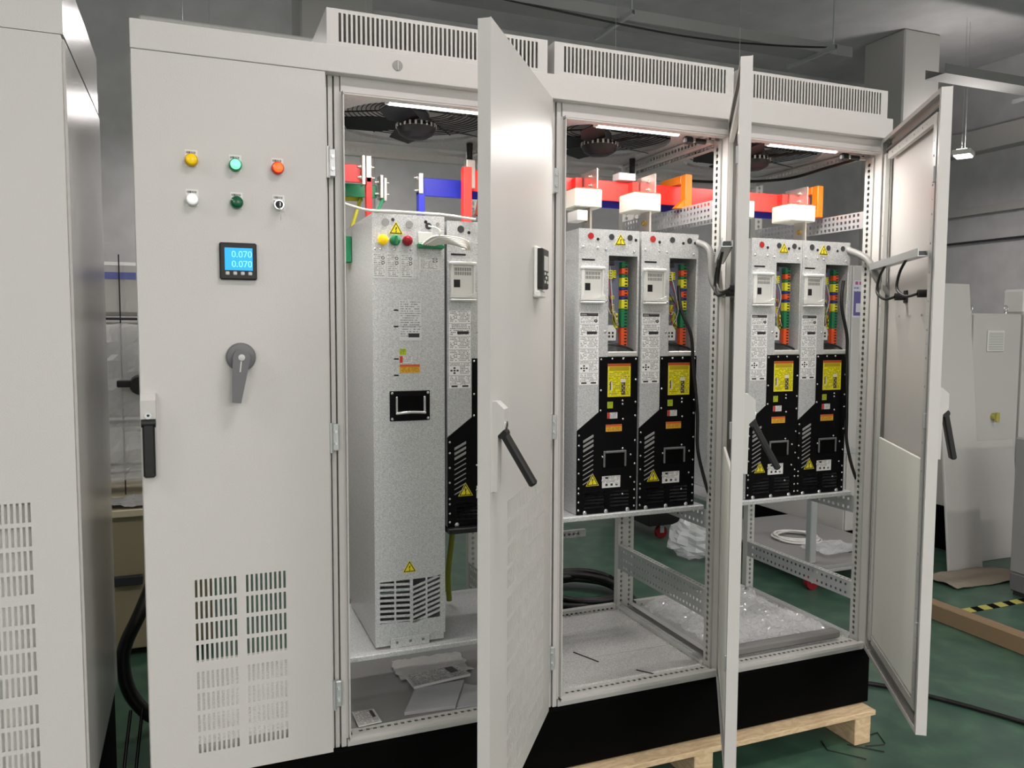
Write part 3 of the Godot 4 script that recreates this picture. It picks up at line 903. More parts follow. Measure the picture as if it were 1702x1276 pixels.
	for i in 5:
		var wm: String = ["cable_white", "bus_dark_red", "cable_black", "cable_white", "cable_ygreen"][i]
		b = nb(wm)
		var x0 := rr.randf_range(0.14, 0.16)
		b.tube(bez([Vector3(x0, 0.98 - i * 0.05, -0.04), Vector3(x0 + rr.randf_range(0, 0.03), 0.88 - i * 0.03, -0.025), Vector3(rr.randf_range(0.15, 0.19), 0.80, -0.02), Vector3(rr.randf_range(0.17, 0.2), 0.75, -0.036), Vector3(0.2, rr.randf_range(0.70, 0.8), -0.045)], 5), 0.0016, 6)
		put("wire", b.mesh(), cb)
	b = nb("cable_black")
	b.tube(bez([Vector3(0.134, 0.672, -0.03), Vector3(0.17, 0.668, -0.02), Vector3(0.21, 0.662, -0.02), Vector3(0.25, 0.648, -0.02), Vector3(0.262, 0.635, -0.02)], 5), 0.005, 8)
	put("lead", b.mesh(), d)
	return d

# tall galvanised unit; local origin lower left front, 0.262 x 1.55, depth 0.5
func tall_unit(at: Vector3) -> void:
	var d := thing("filter_unit", "tall galvanised steel unit with recessed black grip and three small round indicators", "power unit", at)
	var b := nb("galv")
	var W := 0.262
	var H := 1.548
	b.box(Vector3(0, 0.02, -0.52), Vector3(0.003, H - 0.004, -0.003))
	b.box(Vector3(W - 0.003, 0.02, -0.52), Vector3(W, H - 0.004, -0.003))
	b.box(Vector3(0.003, 0.02, -0.52), Vector3(W - 0.003, H - 0.06, -0.515))
	b.box(Vector3(0.003, H - 0.08, -0.515), Vector3(W - 0.003, H - 0.077, -0.003))
	put("body", b.mesh(), d)
	b = nb("galv")
	b.plate(0, 0.02, W, 0.055, -0.003, 0, [])
	# chevron of slanted air slots, cut as rows between slanted bars
	b.plate(0, 0.055, W, 0.262, -0.003, 0, [[0.018, 0.082, 0.128, 0.235], [0.140, 0.082, 0.242, 0.235]])
	b.plate(0, 0.262, W, H - 0.002, -0.003, 0, [[0.075, 1.208, 0.092, 1.213], [0.075, 1.150, 0.092, 1.155], [0.075, 1.035, 0.092, 1.040], [0.075, 0.977, 0.092, 0.982]])
	put("front_sheet", b.mesh(), d)
	var bar := keyed("tall_bar_a", func():
		var c := nb("galv")
		c.prism(PackedVector2Array([Vector2(0.018, 0.002), Vector2(0.129, -0.006), Vector2(0.129, 0.003), Vector2(0.018, 0.011)]), -0.003, 0)
		return c.mesh())
	var bar2 := keyed("tall_bar_b", func():
		var c := nb("galv")
		c.prism(PackedVector2Array([Vector2(0.139, -0.01), Vector2(0.243, 0.024), Vector2(0.243, 0.033), Vector2(0.139, -0.001)]), -0.003, 0)
		return c.mesh())
	for i in 8:
		put("vent_bar", bar, d, Vector3(0, 0.083 + i * 0.0195, 0))
		put("vent_bar", bar2, d, Vector3(0, 0.079 + i * 0.0185, 0))
	b = nb("galv")
	b.box(Vector3(0.07, 0.082, -0.003), Vector3(0.077, 0.235, 0.0004))
	b.box(Vector3(0.187, 0.082, -0.003), Vector3(0.194, 0.235, 0.0004))
	put("vent_web", b.mesh(), d)
	b = nb("galv")
	b.plate(0.055, -0.012, 0.2, 0.022, -0.003, 0.002, [[0.075, 0.002, 0.084, 0.011], [0.125, 0.002, 0.134, 0.011], [0.172, 0.002, 0.181, 0.011]])
	b.box(Vector3(0.003, -0.006, -0.5), Vector3(W - 0.003, 0.02, -0.01))
	put("mounting_foot", b.mesh(), d)
	for c in [[0.048, 0.032, 0.0135, "mid_grey"], [0.133, 0.036, 0.0135, "mid_grey"], [0.203, 0.038, 0.012, "steel_dark"], [0.237, 0.030, 0.007, "mid_grey"], [0.074, 0.022, 0.006, "steel_dark"], [0.193, 0.024, 0.006, "black"]]:
		b = nb(c[3])
		b.lathe(Vector3(c[0], H - c[1], 0), ZP, [Vector2(c[2], 0), Vector2(c[2], 0.0012), Vector2(0, 0.0012)], 18)
		put("grommet", b.mesh(), d)
	put("shock_sign", sign_mesh(0.052), d, Vector3(0.085, H - 0.072, 0))
	put("shock_sign", sign_mesh(0.052), d, Vector3(0.127, 0.262, 0))
	var li := 0
	for q in [[0.037, "lens_yellow"], [0.080, "term_green"], [0.124, "lens_dark_red"]]:
		b = nb(q[1])
		b.lathe(Vector3(q[0], H - 0.094, 0), ZP, [Vector2(0.0175, 0), Vector2(0.0185, 0.012), Vector2(0.016, 0.02), Vector2(0.008, 0.024), Vector2(0, 0.025)], 20)
		if li == 1: b.cbox(Vector3(q[0] - 0.004, H - 0.11, 0.02), Vector3(q[0] + 0.004, H - 0.078, 0.032), 0.002)
		put("indicator" if li != 1 else "selector_switch", b.mesh(), d)
		put("tag_sticker", label_mesh(0.046, 0.084, "p_narrow"), d, Vector3(q[0] - 0.035 + li * 0.006, H - 0.226, 0.0002))
		li += 1
	for x in [0.01, 0.03, 0.08, 0.138, 0.248]: put("screw", screw_mesh(0.004), d, Vector3(x, H - 0.125, 0))
	b = nb("term_green")
	b.cbox(Vector3(0.16, H - 0.118, 0), Vector3(0.255, H - 0.102, 0.024), 0.002)
	b.m = mats["white_plastic"]
	b.cbox(Vector3(0.165, H - 0.1, 0), Vector3(0.215, H - 0.06, 0.006), 0.002)
	put("terminal_strip", b.mesh(), d)
	put("wiring_sticker", label_mesh(0.075, 0.046, "p_narrow"), d, Vector3(0.168, H - 0.192, 0.0002))
	put("data_sticker", label_mesh(0.08, 0.142, "p_tall"), d, Vector3(0.095, 1.103, 0.0002))
	put("seal_sticker", label_mesh(0.024, 0.022, "p_green"), d, Vector3(0.095, 1.052, 0.0002))
	put("warning_sticker", label_mesh(0.046, 0.024, "p_redwhite"), d, Vector3(0.095, 1.024, 0.0002))
	put("caution_sticker", label_mesh(0.074, 0.03, "p_orange"), d, Vector3(0.095, 0.988, 0.0002))
	b = nb("black_panel"); b.cbox(Vector3(0.058, 0.816, 0), Vector3(0.205, 0.924, 0.005), 0.003)
	b.m = mats["black_soft"]; b.box(Vector3(0.077, 0.838, 0.0045), Vector3(0.188, 0.905, 0.0056))
	var g := put("grip_pocket", b.mesh(), d)
	b = nb("screw")
	b.cbox(Vector3(0.078, 0.84, 0.005), Vector3(0.086, 0.904, 0.013), 0.002)
	b.cbox(Vector3(0.18, 0.84, 0.005), Vector3(0.188, 0.904, 0.013), 0.002)
	b.tube(bez([Vector3(0.08, 0.844, 0.013), Vector3(0.11, 0.847, 0.018), Vector3(0.133, 0.848, 0.019), Vector3(0.156, 0.847, 0.018), Vector3(0.186, 0.844, 0.013)], 4), 0.0055, 8)
	put("grip", b.mesh(), g)
	for q in [[0.066, 0.824], [0.197, 0.824], [0.066, 0.916], [0.197, 0.916]]: put("screw", screw_mesh(0.005), g, Vector3(q[0], q[1], 0.005))

func pilot(u: Node3D, at: Vector3, lens: String, ring: String, called := "pilot_light") -> void:
	var n := Node3D.new(); n.name = called; u.add_child(n, true); n.position = at
	put("label_plate", label_mesh(0.036, 0.05, "p_lamp"), n, Vector3(-0.018, -0.018, 0))
	if called == "key_switch":
		var c := nb("screw")
		c.lathe(Vector3.ZERO, ZP, [Vector2(0.0175, 0), Vector2(0.0175, 0.014), Vector2(0.015, 0.018), Vector2(0.012, 0.018)], 20)
		put("bezel", c.mesh(), n)
		c = nb("black"); c.lathe(Vector3.ZERO, ZP, [Vector2(0.0125, 0.012), Vector2(0.0125, 0.016), Vector2(0, 0.016)], 16)
		put("lock_core", c.mesh(), n)
		c = nb("screw")
		c.cbox(Vector3(-0.0015, -0.012, 0.014), Vector3(0.0015, 0.006, 0.036), 0.0006)
		c.lathe(Vector3(0, -0.006, 0.04), XP, [Vector2(0.004, -0.001), Vector2(0.012, -0.001), Vector2(0.012, 0.001), Vector2(0.004, 0.001)], 16)
		put("key", c.mesh(), n)
		c = nb("screw")
		c.tube(bez([Vector3(0, -0.014, 0.04), Vector3(0.002, -0.03, 0.042), Vector3(0.001, -0.052, 0.038)], 4), 0.0012, 6)
		put("key_ring", c.mesh(), n)
		return
	var b := nb(ring)
	b.lathe(Vector3.ZERO, ZP, [Vector2(0.0195, 0), Vector2(0.0195, 0.012), Vector2(0.018, 0.019), Vector2(0.015, 0.021)], 24)
	put("bezel", b.mesh(), n)
	b = nb(lens)
	b.lathe(Vector3.ZERO, ZP, [Vector2(0.0155, 0.016), Vector2(0.0155, 0.0215), Vector2(0.012, 0.024), Vector2(0.006, 0.0255), Vector2(0, 0.026)], 24)
	put("lens", b.mesh(), n)

func text_mesh(s: String, size: float, mat_: String) -> TextMesh:
	var f := SystemFont.new(); f.font_names = PackedStringArray(["Droid Sans"])
	var tm := TextMesh.new()
	tm.text = s; tm.font = f; tm.font_size = 32; tm.pixel_size = size / 32.0; tm.depth = 0.0004
	tm.material = mats[mat_]
	return tm

func _ready() -> void:
	rng.seed = 4
	# ---------------------------------------------------------------- camera
	var cam := Camera3D.new()
	cam.name = "camera"
	cam.position = Vector3(-0.4156, 1.4472 + G, 2.6554)
	cam.rotation = Vector3(-0.07035, -0.38031, 0.00365)
	cam.fov = 2.0 * rad_to_deg(atan(638.0 / 1328.0))
	cam.near = 0.05
	cam.far = 100.0
	cam.current = true
	add_child(cam)
	# ---------------------------------------------------------------- surroundings and light
	var we := WorldEnvironment.new()
	var env := Environment.new()
	env.background_mode = Environment.BG_COLOR
	env.background_color = Color(0.02, 0.02, 0.02)
	env.tonemap_mode = Environment.TONE_MAPPER_LINEAR
	env.tonemap_exposure = 0.97
	env.sdfgi_enabled = true
	env.ssao_enabled = true
	env.ssil_enabled = true
	we.environment = env
	we.name = "surroundings"
	add_child(we)
	make_materials()
	var lamp_energy := 7.5
	var strip_energy := 0.75
	hall()
	lamps(lamp_energy)
	cabinets(strip_energy)
	drives()
	busbars()
	loose_cables()
	floor_things()
	back_things()

# ------------------------------------------------------------------ hall
const CEIL := 5.0
func hall() -> void:
	var b := nb("floor_green"); b.box(Vector3(-8, -0.2, -5.7), Vector3(9.0, 0, 9.0)); struct("floor", b)
	b = nb("ceiling_paint"); b.box(Vector3(-8, CEIL, -5.7), Vector3(9.0, CEIL + 0.2, 9.0)); struct("ceiling", b)
	b = nb("wall_paint"); b.box(Vector3(-8, 0, -5.7), Vector3(9.0, CEIL, -5.5)); struct("wall_back", b)
	b = nb("wall_paint"); b.box(Vector3(-8, 0, 8.8), Vector3(9.0, CEIL, 9.0)); struct("wall_front", b)
	b = nb("wall_paint"); b.box(Vector3(-8.2, 0, -5.7), Vector3(-8.0, CEIL, 9.0)); struct("wall_left", b)
	b = nb("wall_paint"); b.box(Vector3(8.5, 0, -5.5), Vector3(8.7, CEIL, 8.8)); struct("wall_right", b)
	b = nb("column_paint"); b.box(Vector3(8.42, 3.225, -5.5), Vector3(8.5, 3.315, 3.0)); struct("trim_1", b)
	b = nb("steel_dark"); b.tube([Vector3(8.46, 2.9, -5.5), Vector3(8.46, 2.9, 3.0)], 0.014, 8); struct("trim_2", b)
	b = nb("column_paint"); b.box(Vector3(8.30, 3.95, -5.5), Vector3(8.5, 4.2, 3.0)); struct("trim_3", b)
	var col := nb("column_paint"); col.cbox(Vector3(0.414, 0, -4.4), Vector3(0.99, CEIL, -3.85), 0.015); struct("column", col)
	col = nb("column_paint"); col.cbox(Vector3(6.63, 0, -4.4), Vector3(7.15, CEIL, -3.85), 0.015); struct("column", col)

func batten(at: Vector3, length: float, turn: float, energy: float, label: String, above := 0.5, group := "hall lamps") -> void:
	var l := thing("ceiling_lamp", label, "lamp", at, group)
	l.rotation.y = turn
	var b := nb("white_plastic")
	b.cbox(Vector3(-length / 2, 0.0, -0.09), Vector3(length / 2, 0.05, 0.09), 0.01)
	put("housing", b.mesh(), l)
	b = nb("led_glow")
	b.cbox(Vector3(-length / 2 + 0.02, -0.016, -0.075), Vector3(length / 2 - 0.02, 0.0, 0.075), 0.006)
	put("diffuser", b.mesh(), l)
	b = nb("led_glow")
	b.cbox(Vector3(-length / 2 + 0.02, 0.05, -0.05), Vector3(length / 2 - 0.02, 0.058, 0.05), 0.003)  # glowing strip added on top of the housing to brighten the ceiling
	put("added_top_glow", b.mesh(), l)
	for s in [-0.35, 0.35]:
		b = nb("zinc")
		b.tube([Vector3(s * length, 0.05, 0), Vector3(s * length, CEIL - at.y - 0.02, 0)], 0.0016, 6)
		put("hanger", b.mesh(), l)
	for s in [-1.0, 1.0]:                      # light below, plus an added weaker share above to lift the ceiling
		var a := AreaLight3D.new()
		a.name = "lamp_light"
		a.area_size = Vector2(length - 0.04, 0.15 if s < 0 else 0.1)
		a.light_energy = energy * (1.0 if s < 0 else above)
		a.light_color = Color(1.0, 0.968, 0.962)
		a.area_range = 30.0
		a.shadow_enabled = true
		l.add_child(a, true)
		a.position = Vector3(0, -0.022 if s < 0 else 0.064, 0)
		a.rotation = Vector3(s * PI / 2, 0, 0)

func lamps(e: float) -> void:
	for x in [-3.6, 0.9, 5.2]:
		batten(Vector3(x, 4.3, 1.6), 1.5, 0, e * 0.55, "white linear lamp hung above the aisle before the cabinets")
		batten(Vector3(x, 3.5, 7.2), 1.5, 0, e * 3.2, "white linear lamp hung deep in the aisle side of the hall")
	batten(Vector3(7.0, 3.62, -3.4), 0.22, 0.5, e * 0.25, "small bright lamp hung beside the far square column")
	for x in [0.1, 2.9]:  # unseen lamps added to brighten the rear of the hall
		batten(Vector3(x, 3.5, -2.4), 1.5, 0, e * 0.24, "white linear lamp added out of view behind the open cabinet bays", 0.03)
	batten(Vector3(0.3, 3.6, -4.6), 1.5, 0, e * 0.3, "white linear lamp hung along the rear wall of the hall", 0.03)
	# cable tray under the ceiling
	var t := thing("cable_tray", "dull steel cable tray hung level under the dark ceiling", "cable tray", Vector3(0, 4.27, -3.17))
	var b := nb("mid_grey")
	for s in [[-4.0, 5.15], [6.3, 8.5]]:
		b = nb("mid_grey")
		b.box(Vector3(s[0], 0.0, -0.11), Vector3(s[1], 0.004, 0.11))
		b.box(Vector3(s[0], 0.0, -0.114), Vector3(s[1], 0.09, -0.11))
		b.box(Vector3(s[0], 0.0, 0.11), Vector3(s[1], 0.09, 0.114))
		put("tray_section", b.mesh(), t)
	for x in [-2.0, 0.3, 2.8, 4.8, 7.8]:
		put("bracket", strip_mesh(0.6, 0.04, 0.03, 1, "zinc"), t, Vector3(x, -0.03, 0.3), Vector3(0, PI / 2, 0))
		b = nb("zinc"); b.tube([Vector3(x, 0, 0.25), Vector3(x, CEIL - 4.28, 0.25)], 0.008, 6)
		put("hanger", b.mesh(), t)
	b = nb("cable_black"); b.tube(bez([Vector3(1.5, 0.02, 0.1), Vector3(3.2, -0.06, 0.13), Vector3(4.2, -0.02, 0.13), Vector3(5.1, 0.08, 0.1)], 8), 0.008, 6)
	one("ceiling_cable", b, "thin dark cable sagging along the ceiling cable tray", "cable", Vector3(0, 4.27, -3.17))

# ------------------------------------------------------------------ cabinets
func cabinets(led: float) -> void:
	var angles := [0.0, 0.930, 0.9727, 0.994]
	var labels := ["grey cabinet bay with closed door, six round indicators, blue meter and rotary handle",
		"open cabinet bay housing the tall galvanised unit and paper bags on its floor",
		"open cabinet bay with bare shiny segmented floor under two drive modules",
		"open end cabinet bay with crumpled clear film spread over its floor"]
	for i in 4:
		var w := 0.8 if i > 0 else 0.577
		var x0 := 0.01 + 0.8 * (i - 1) if i > 0 else -0.567
		var u := thing("cabinet_bay", labels[i], "cabinet", Vector3(x0, G, 0), "bays of the grey electrical cabinet")
		carcass(u, w, i > 0, "galv_floor")
		# doors
		var dw := 0.784 if i > 0 else 0.577
		var d := Node3D.new(); d.name = "door"; u.add_child(d, true)
		d.position = Vector3(w - 0.01 if i > 0 else w - 0.012, 0, 0)
		d.rotation.y = angles[i]
		var hv := vent_holes(-0.598, 0.935, 4, 8, 3, 4, 0.1275) if i > 0 else vent_holes(-0.424, 0.652, 2, 9, 2)
		put("door_sheet", door_panel(dw - (0.014 if i == 0 else 0.0), hv), d)
		door_inside(d, dw - (0.014 if i == 0 else 0.0), 0.985 if i > 0 else 0.0)
		lock_handle(d, Vector3(-dw + (0.035 if i == 0 else 0.04), 1.12, 0), [0.0, 0.55, 0.5, 0.2][i])
		for y in [0.2, 1.08, 1.98]:
			hinge(u, w - 0.004, y)
		if i > 0:
			fan_parts(u, Vector3(0.4, 2.235, -0.42))
			led_parts(u, 0.215, 0.575, led)
			roof_vent(u, -0.005, 0.768, -0.8, -0.002, HT + 0.086, HT + 0.2)
			# punched cross members on the side planes
			var s3 := strip_mesh(0.74, 0.075, 0.0, 3, "zinc")
			var s2 := strip_mesh(0.74, 0.078, 0.0, 2, "zinc", 0.03, 0.012)
			putb("cross_member", s3, u, Vector3(w - 0.045, 1.968, -0.1), -ZP, -XP)
			putb("cross_member", s2, u, Vector3(w - 0.045, 0.69, -0.1), -ZP, -XP)
			putb("cross_member", s2 if i == 3 else strip_mesh(0.74, 0.12, 0.0, 3, "zinc"), u, Vector3(w - 0.045, 0.29 if i == 3 else 0.35, -0.1), -ZP, -XP)
			putb("cross_member", s3, u, Vector3(0.045, 1.893, -0.1), -ZP, XP)
			var up := strip_mesh(0.74, 0.03, 0.0, 1, "rail_white")
			putb("cross_member", up, u, Vector3(w - 0.015, 0.352 if i == 2 else 0.292, -0.1), -ZP, YP)
		else:
			led_parts(u, 0.12, 0.45, led)
		# floor plates
		if i == 2:
			for z in [[-0.09, -0.34], [-0.343, -0.62], [-0.623, -0.84]]:
				var b := nb("galv_floor"); b.box(Vector3(0.05, 0.012, z[1]), Vector3(w - 0.05, 0.024, z[0])); put("floor_plate", b.mesh(), u)
		else:
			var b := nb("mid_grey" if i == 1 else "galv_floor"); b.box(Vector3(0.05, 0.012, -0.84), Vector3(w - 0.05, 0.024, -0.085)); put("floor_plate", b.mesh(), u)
		if i == 1:
			shelf(u, 0.05, 0.75, 0.284, -0.66, -0.1, "galv")
			shelf(u, 0.43, 0.75, 0.71, -0.66, -0.1, "black")
		if i > 1:
			shelf(u, 0.05, 0.75, 0.71, -0.66, -0.112)
		if i == 0:
			front_gear(u)
			var sp := nb("coat"); sp.box(Vector3(-0.003, 0.004, -DEPTH), Vector3(-0.0005, HT - 0.004, -0.04)); put("side_panel", sp.mesh(), u)
		if i == 1: door_display(u, d)
		if i == 2:
			for y in [0.42, 0.5, 0.6]:
				putb("rear_member", strip_mesh(0.5, 0.035, 0.02, 1, "zinc"), u, Vector3(0.06, y, -0.82), XP, ZP)
		if i > 1:
			door_tray(u, d)
			var sw := nb("black")
			sw.cbox(Vector3(0.60, 2.176, -0.10), Vector3(0.64, 2.206, -0.074), 0.006)
			sw.cyl(Vector3(0.65, 2.192, -0.088), Vector3(0.70, 2.192, -0.088), 0.011, 0.011, 12)
			sw.m = mats["tinned"]; sw.cbox(Vector3(0.64, 2.184, -0.094), Vector3(0.74, 2.2, -0.08), 0.002)
			put("door_switch", sw.mesh(), u)
		if i == 1 or i == 2:
			var dp := nb("black")
			dp.lathe(Vector3(0.70, 2.235, -0.66), -YP, [Vector2(0.0, 0), Vector2(0.014, 0.0), Vector2(0.012, 0.06), Vector2(0.017, 0.08), Vector2(0.013, 0.17), Vector2(0.0, 0.2)], 12)
			put("cable_gland", dp.mesh(), u)
	# continuous header, plinth, pallet
	var b := nb("coat")
	b.cbox(Vector3(-0.567, HT, -0.05), Vector3(2.412, HT + 0.086, 0.0), 0.002)
	b.box(Vector3(-0.567, HT + 0.06, -DEPTH), Vector3(2.412, HT + 0.086, -0.05))
	var h := thing("cabinet_header", "long grey header panel capping all four cabinet bays", "header panel", Vector3(0, G, 0))
	put("fascia", b.mesh(), h)
	b = nb("mid_grey")
	b.lathe(Vector3(0.235, HT + 0.045, 0), ZP, [Vector2(0.017, 0), Vector2(0.017, 0.002), Vector2(0.0, 0.003)], 20)
	b.m = mats["coat_plain"]; b.box(Vector3(0.2335, HT + 0.031, 0.002), Vector3(0.2365, HT + 0.059, 0.005))
	put("lifting_plug", b.mesh(), h)
	b = nb("plinth")
	b.cbox(Vector3(-0.56, -0.24, -0.86), Vector3(2.4, -0.002, -0.012), 0.003)
	one("plinth", b, "long matt black plinth under the grey cabinet bays", "plinth", Vector3(0, G, 0))
	var p := thing("pallet", "pale wooden pallet carrying the black plinth", "pallet", Vector3(0, 0, 0))
	for z in [0.06, -0.2, -0.46, -0.72]:
		b = nb("pine"); b.cbox(Vector3(-0.6, 0.124, z - 0.1), Vector3(2.372, 0.147, z), 0.002); put("plank", b.mesh(), p)
	for x in [-0.3, 0.55, 1.42, 2.26]:
		b = nb("pine"); b.cbox(Vector3(x, 0.0, -0.84), Vector3(x + 0.09, 0.124, 0.055), 0.003); put("bearer", b.mesh(), p)
	neighbour()

func front_gear(u: Node3D) -> void:
	var o := Vector3(0.567, 0, 0)
	pilot(u, o + Vector3(-0.406, 1.95, 0), "lens_yellow", "ring_yellow")
	pilot(u, o + Vector3(-0.28, 1.945, 0), "lens_green", "ring_green")
	pilot(u, o + Vector3(-0.154, 1.945, 0), "lens_red", "ring_red")
	pilot(u, o + Vector3(-0.406, 1.832, 0), "lens_white", "ring_white")
	pilot(u, o + Vector3(-0.278, 1.831, 0), "lens_dark_green", "lens_dark_green")
	pilot(u, o + Vector3(-0.152, 1.831, 0), "", "", "key_switch")
	var n := Node3D.new(); n.name = "power_meter"; u.add_child(n, true); n.position = o + Vector3(-0.277, 1.65, 0)
	var b := nb("black")
	b.cbox(Vector3(-0.055, -0.057, 0), Vector3(0.055, 0.057, 0.014), 0.004)
	put("housing", b.mesh(), n)
	b = nb("screen"); b.box(Vector3(-0.04, -0.028, 0.013), Vector3(0.042, 0.041, 0.0146))
	put("screen", b.mesh(), n)
	for y in [0.021, -0.009]:
		var t := MeshInstance3D.new(); t.name = "digits"; t.mesh = text_mesh("0.070", 0.025, "digits"); n.add_child(t, true)
		t.position = Vector3(0.010, y, 0.015)
	for i in 4:
		b = nb("rail_white"); b.cbox(Vector3(-0.0385 + i * 0.0223, -0.043, 0.012), Vector3(-0.0265 + i * 0.0223, -0.032, 0.0165), 0.002)
		put("button", b.mesh(), n)
	var r := Node3D.new(); r.name = "rotary_handle"; u.add_child(r, true); r.position = o + Vector3(-0.275, 1.352, 0)
	b = nb("grey_plastic")
	b.lathe(Vector3.ZERO, ZP, [Vector2(0.045, 0), Vector2(0.045, 0.012), Vector2(0.04, 0.018), Vector2(0.026, 0.02), Vector2(0.026, 0.03), Vector2(0.0, 0.032)], 28)
	put("dial", b.mesh(), r)
	b = nb("grey_plastic")
	b.t = Transform3D(Basis(ZP, -0.12), Vector3(0, 0, 0))
	b.prism(PackedVector2Array([Vector2(-0.013, -0.142), Vector2(0.013, -0.142), Vector2(0.026, 0.0), Vector2(0.018, 0.02), Vector2(-0.018, 0.02), Vector2(-0.026, 0.0)]), 0.03, 0.052)
	b.m = mats["rail_white"]
	b.box(Vector3(-0.002, -0.045, 0.052), Vector3(0.002, -0.012, 0.0525))
	put("lever", b.mesh(), r)
	b = nb("rail_white"); b.lathe(Vector3(0, 0, 0.052), ZP, [Vector2(0.01, 0), Vector2(0.01, 0.002), Vector2(0, 0.003)], 16)
	put("centre_screw", b.mesh(), r)

func door_display(u: Node3D, d: Node3D) -> void:
	var n := Node3D.new(); n.name = "door_keypad"; u.add_child(n, true)
	n.transform = d.transform * Transform3D(Basis.IDENTITY, Vector3(-0.25, 1.635, 0))
	var b := nb("white_plastic")
	b.cbox(Vector3(-0.05, -0.085, 0), Vector3(0.05, 0.08, 0.014), 0.006)
	b.cbox(Vector3(-0.048, -0.088, 0), Vector3(0.048, -0.066, 0.024), 0.004)
	put("frame", b.mesh(), n)
	b = nb("black"); b.cbox(Vector3(-0.042, -0.06, 0.01), Vector3(0.042, 0.072, 0.034), 0.004)
	put("keypad", b.mesh(), n)
	b = nb("rail_white"); b.box(Vector3(-0.03, 0.0, 0.0335), Vector3(0.03, 0.048, 0.0346)); put("screen", b.mesh(), n)
	for q in [[-0.022, -0.015], [0.014, -0.015], [-0.004, -0.028], [-0.022, -0.042], [0.014, -0.042]]:
		b = nb("rail_white"); b.cbox(Vector3(q[0], q[1], 0.033), Vector3(q[0] + 0.012, q[1] + 0.009, 0.0365), 0.001); put("button", b.mesh(), n)

func door_tray(u: Node3D, d: Node3D) -> void:     # cable channel and plugs on the inner face
	var n := Node3D.new(); n.name = "door_channel"; u.add_child(n, true)
	n.transform = d.transform
	var b := nb("zinc")
	for s in [[0.0, 0.003, -0.075, -0.044], [0.0, 0.02, -0.047, -0.044], [0.0, 0.028, -0.078, -0.075]]:
		b.box(Vector3(-0.74, 1.70 + s[0], s[2]), Vector3(-0.05, 1.70 + s[1], s[3]))
	b.m = mats["steel_dark"]
	b.box(Vector3(-0.735, 1.703, -0.073), Vector3(-0.62, 1.718, -0.05))
	put("channel", b.mesh(), n)
	for x in [-0.34, -0.64]:
		b = nb("black")
		b.cyl(Vector3(x, 1.575, -0.046), Vector3(x, 1.575, -0.004), 0.014, 0.014, 12)
		b.cbox(Vector3(x - 0.02, 1.55, -0.01), Vector3(x + 0.02, 1.6, -0.003), 0.002)
		b.tube(bez([Vector3(x, 1.575, -0.045), Vector3(x + 0.06, 1.568, -0.07), Vector3(x + 0.14, 1.6, -0.08), Vector3(x + 0.13, 1.66, -0.075), Vector3(x + 0.07, 1.705, -0.068)], 6), 0.0055, 8)
		put("plug_cable", b.mesh(), n)
	for x in [-0.25, -0.4, -0.55, -0.68]: put("screw", screw_mesh(0.005), n, Vector3(x, 1.50, -0.003), Vector3(PI, 0, 0))

func neighbour() -> void:
	var u := thing("cabinet", "closed grey cabinet with glossy side panel standing apart across the narrow gap", "cabinet", Vector3(-1.533, 0, 0.045))
	var W := 0.8
	var b := nb("coat_gloss")
	b.box(Vector3(W - 0.003, 0.39, -0.95), Vector3(W, G + 2.255, -0.03))
	put("side_panel", b.mesh(), u)
	b = nb("coat_gloss"); b.box(Vector3(W - 0.003, G + 2.264, -0.9), Vector3(W, G + 2.47, -0.0)); put("side_header", b.mesh(), u)
	b = nb("coat")
	b.box(Vector3(0, 0.39, -0.95), Vector3(0.003, G + 2.35, -0.03))
	b.box(Vector3(0.003, 0.39, -0.95), Vector3(W - 0.003, G + 2.35, -0.945))
	b.box(Vector3(0.003, G + 2.33, -0.94), Vector3(W - 0.003, G + 2.35, -0.05))
	b.box(Vector3(0.003, 0.39, -0.94), Vector3(W - 0.003, 0.41, -0.05))
	b.box(Vector3(W - 0.03, 0.41, -0.06), Vector3(W - 0.003, G + 2.26, -0.03))
	put("carcass", b.mesh(), u)
	b = nb("coat")
	b.box(Vector3(0, G + HT, -0.05), Vector3(W - 0.003, G + HT + 0.086, 0.0))
	put("fascia", b.mesh(), u)
	roof_vent(u, 0.0, W - 0.003, -0.9, -0.002, G + HT + 0.086, G + HT + 0.206)
	var d := Node3D.new(); d.name = "door"; u.add_child(d, true); d.position = Vector3(W - 0.006, G, 0)
	put("door_sheet", door_panel(0.788, vent_holes(-0.61, 0.942, 4, 8, 3, 4, 0.1275)), d)
	b = nb("filter_mat")
	b.box(Vector3(-0.69, 0.09, -0.062), Vector3(-0.09, 0.99, -0.052))
	put("filter_mat", b.mesh(), d)
	b = nb("plinth"); b.box(Vector3(0.01, 0.0, -0.93), Vector3(W - 0.01, 0.39, -0.03)); put("plinth", b.mesh(), u)

func drives() -> void:
	tall_unit(Vector3(0.172, G + 0.297, -0.13))
	var g := "drive modules with black lower covers"
	module("drive module mounted against the tall galvanised unit, its first sticker plain white", Vector3(0.444, G + 0.712, -0.13), 0.235, g, false, 2)
	module("drive module over the bare shiny floor, with a shock sign on its top plate", Vector3(0.972, G + 0.712, -0.13), 0.182, g, true, 3)
	module("drive module over the bare shiny floor, top plate without a shock sign", Vector3(1.25, G + 0.712, -0.13), 0.0, g, true, 4)
	module("drive module over the film-covered floor, partly behind the second open door", Vector3(1.785, G + 0.712, -0.13), 0.168, g, true, 5)
	module("drive module over the film-covered floor, beside the open end of the cabinet", Vector3(2.055, G + 0.712, -0.13), 0.115, g, false, 6)

func bolt(b: B, at: Vector3, dir: Vector3, r := 0.009) -> void:
	b.cyl(at, at + dir * 0.006, r, r, 6)
	b.cyl(at + dir * 0.006, at + dir * 0.014, r * 0.5, r * 0.5, 8)

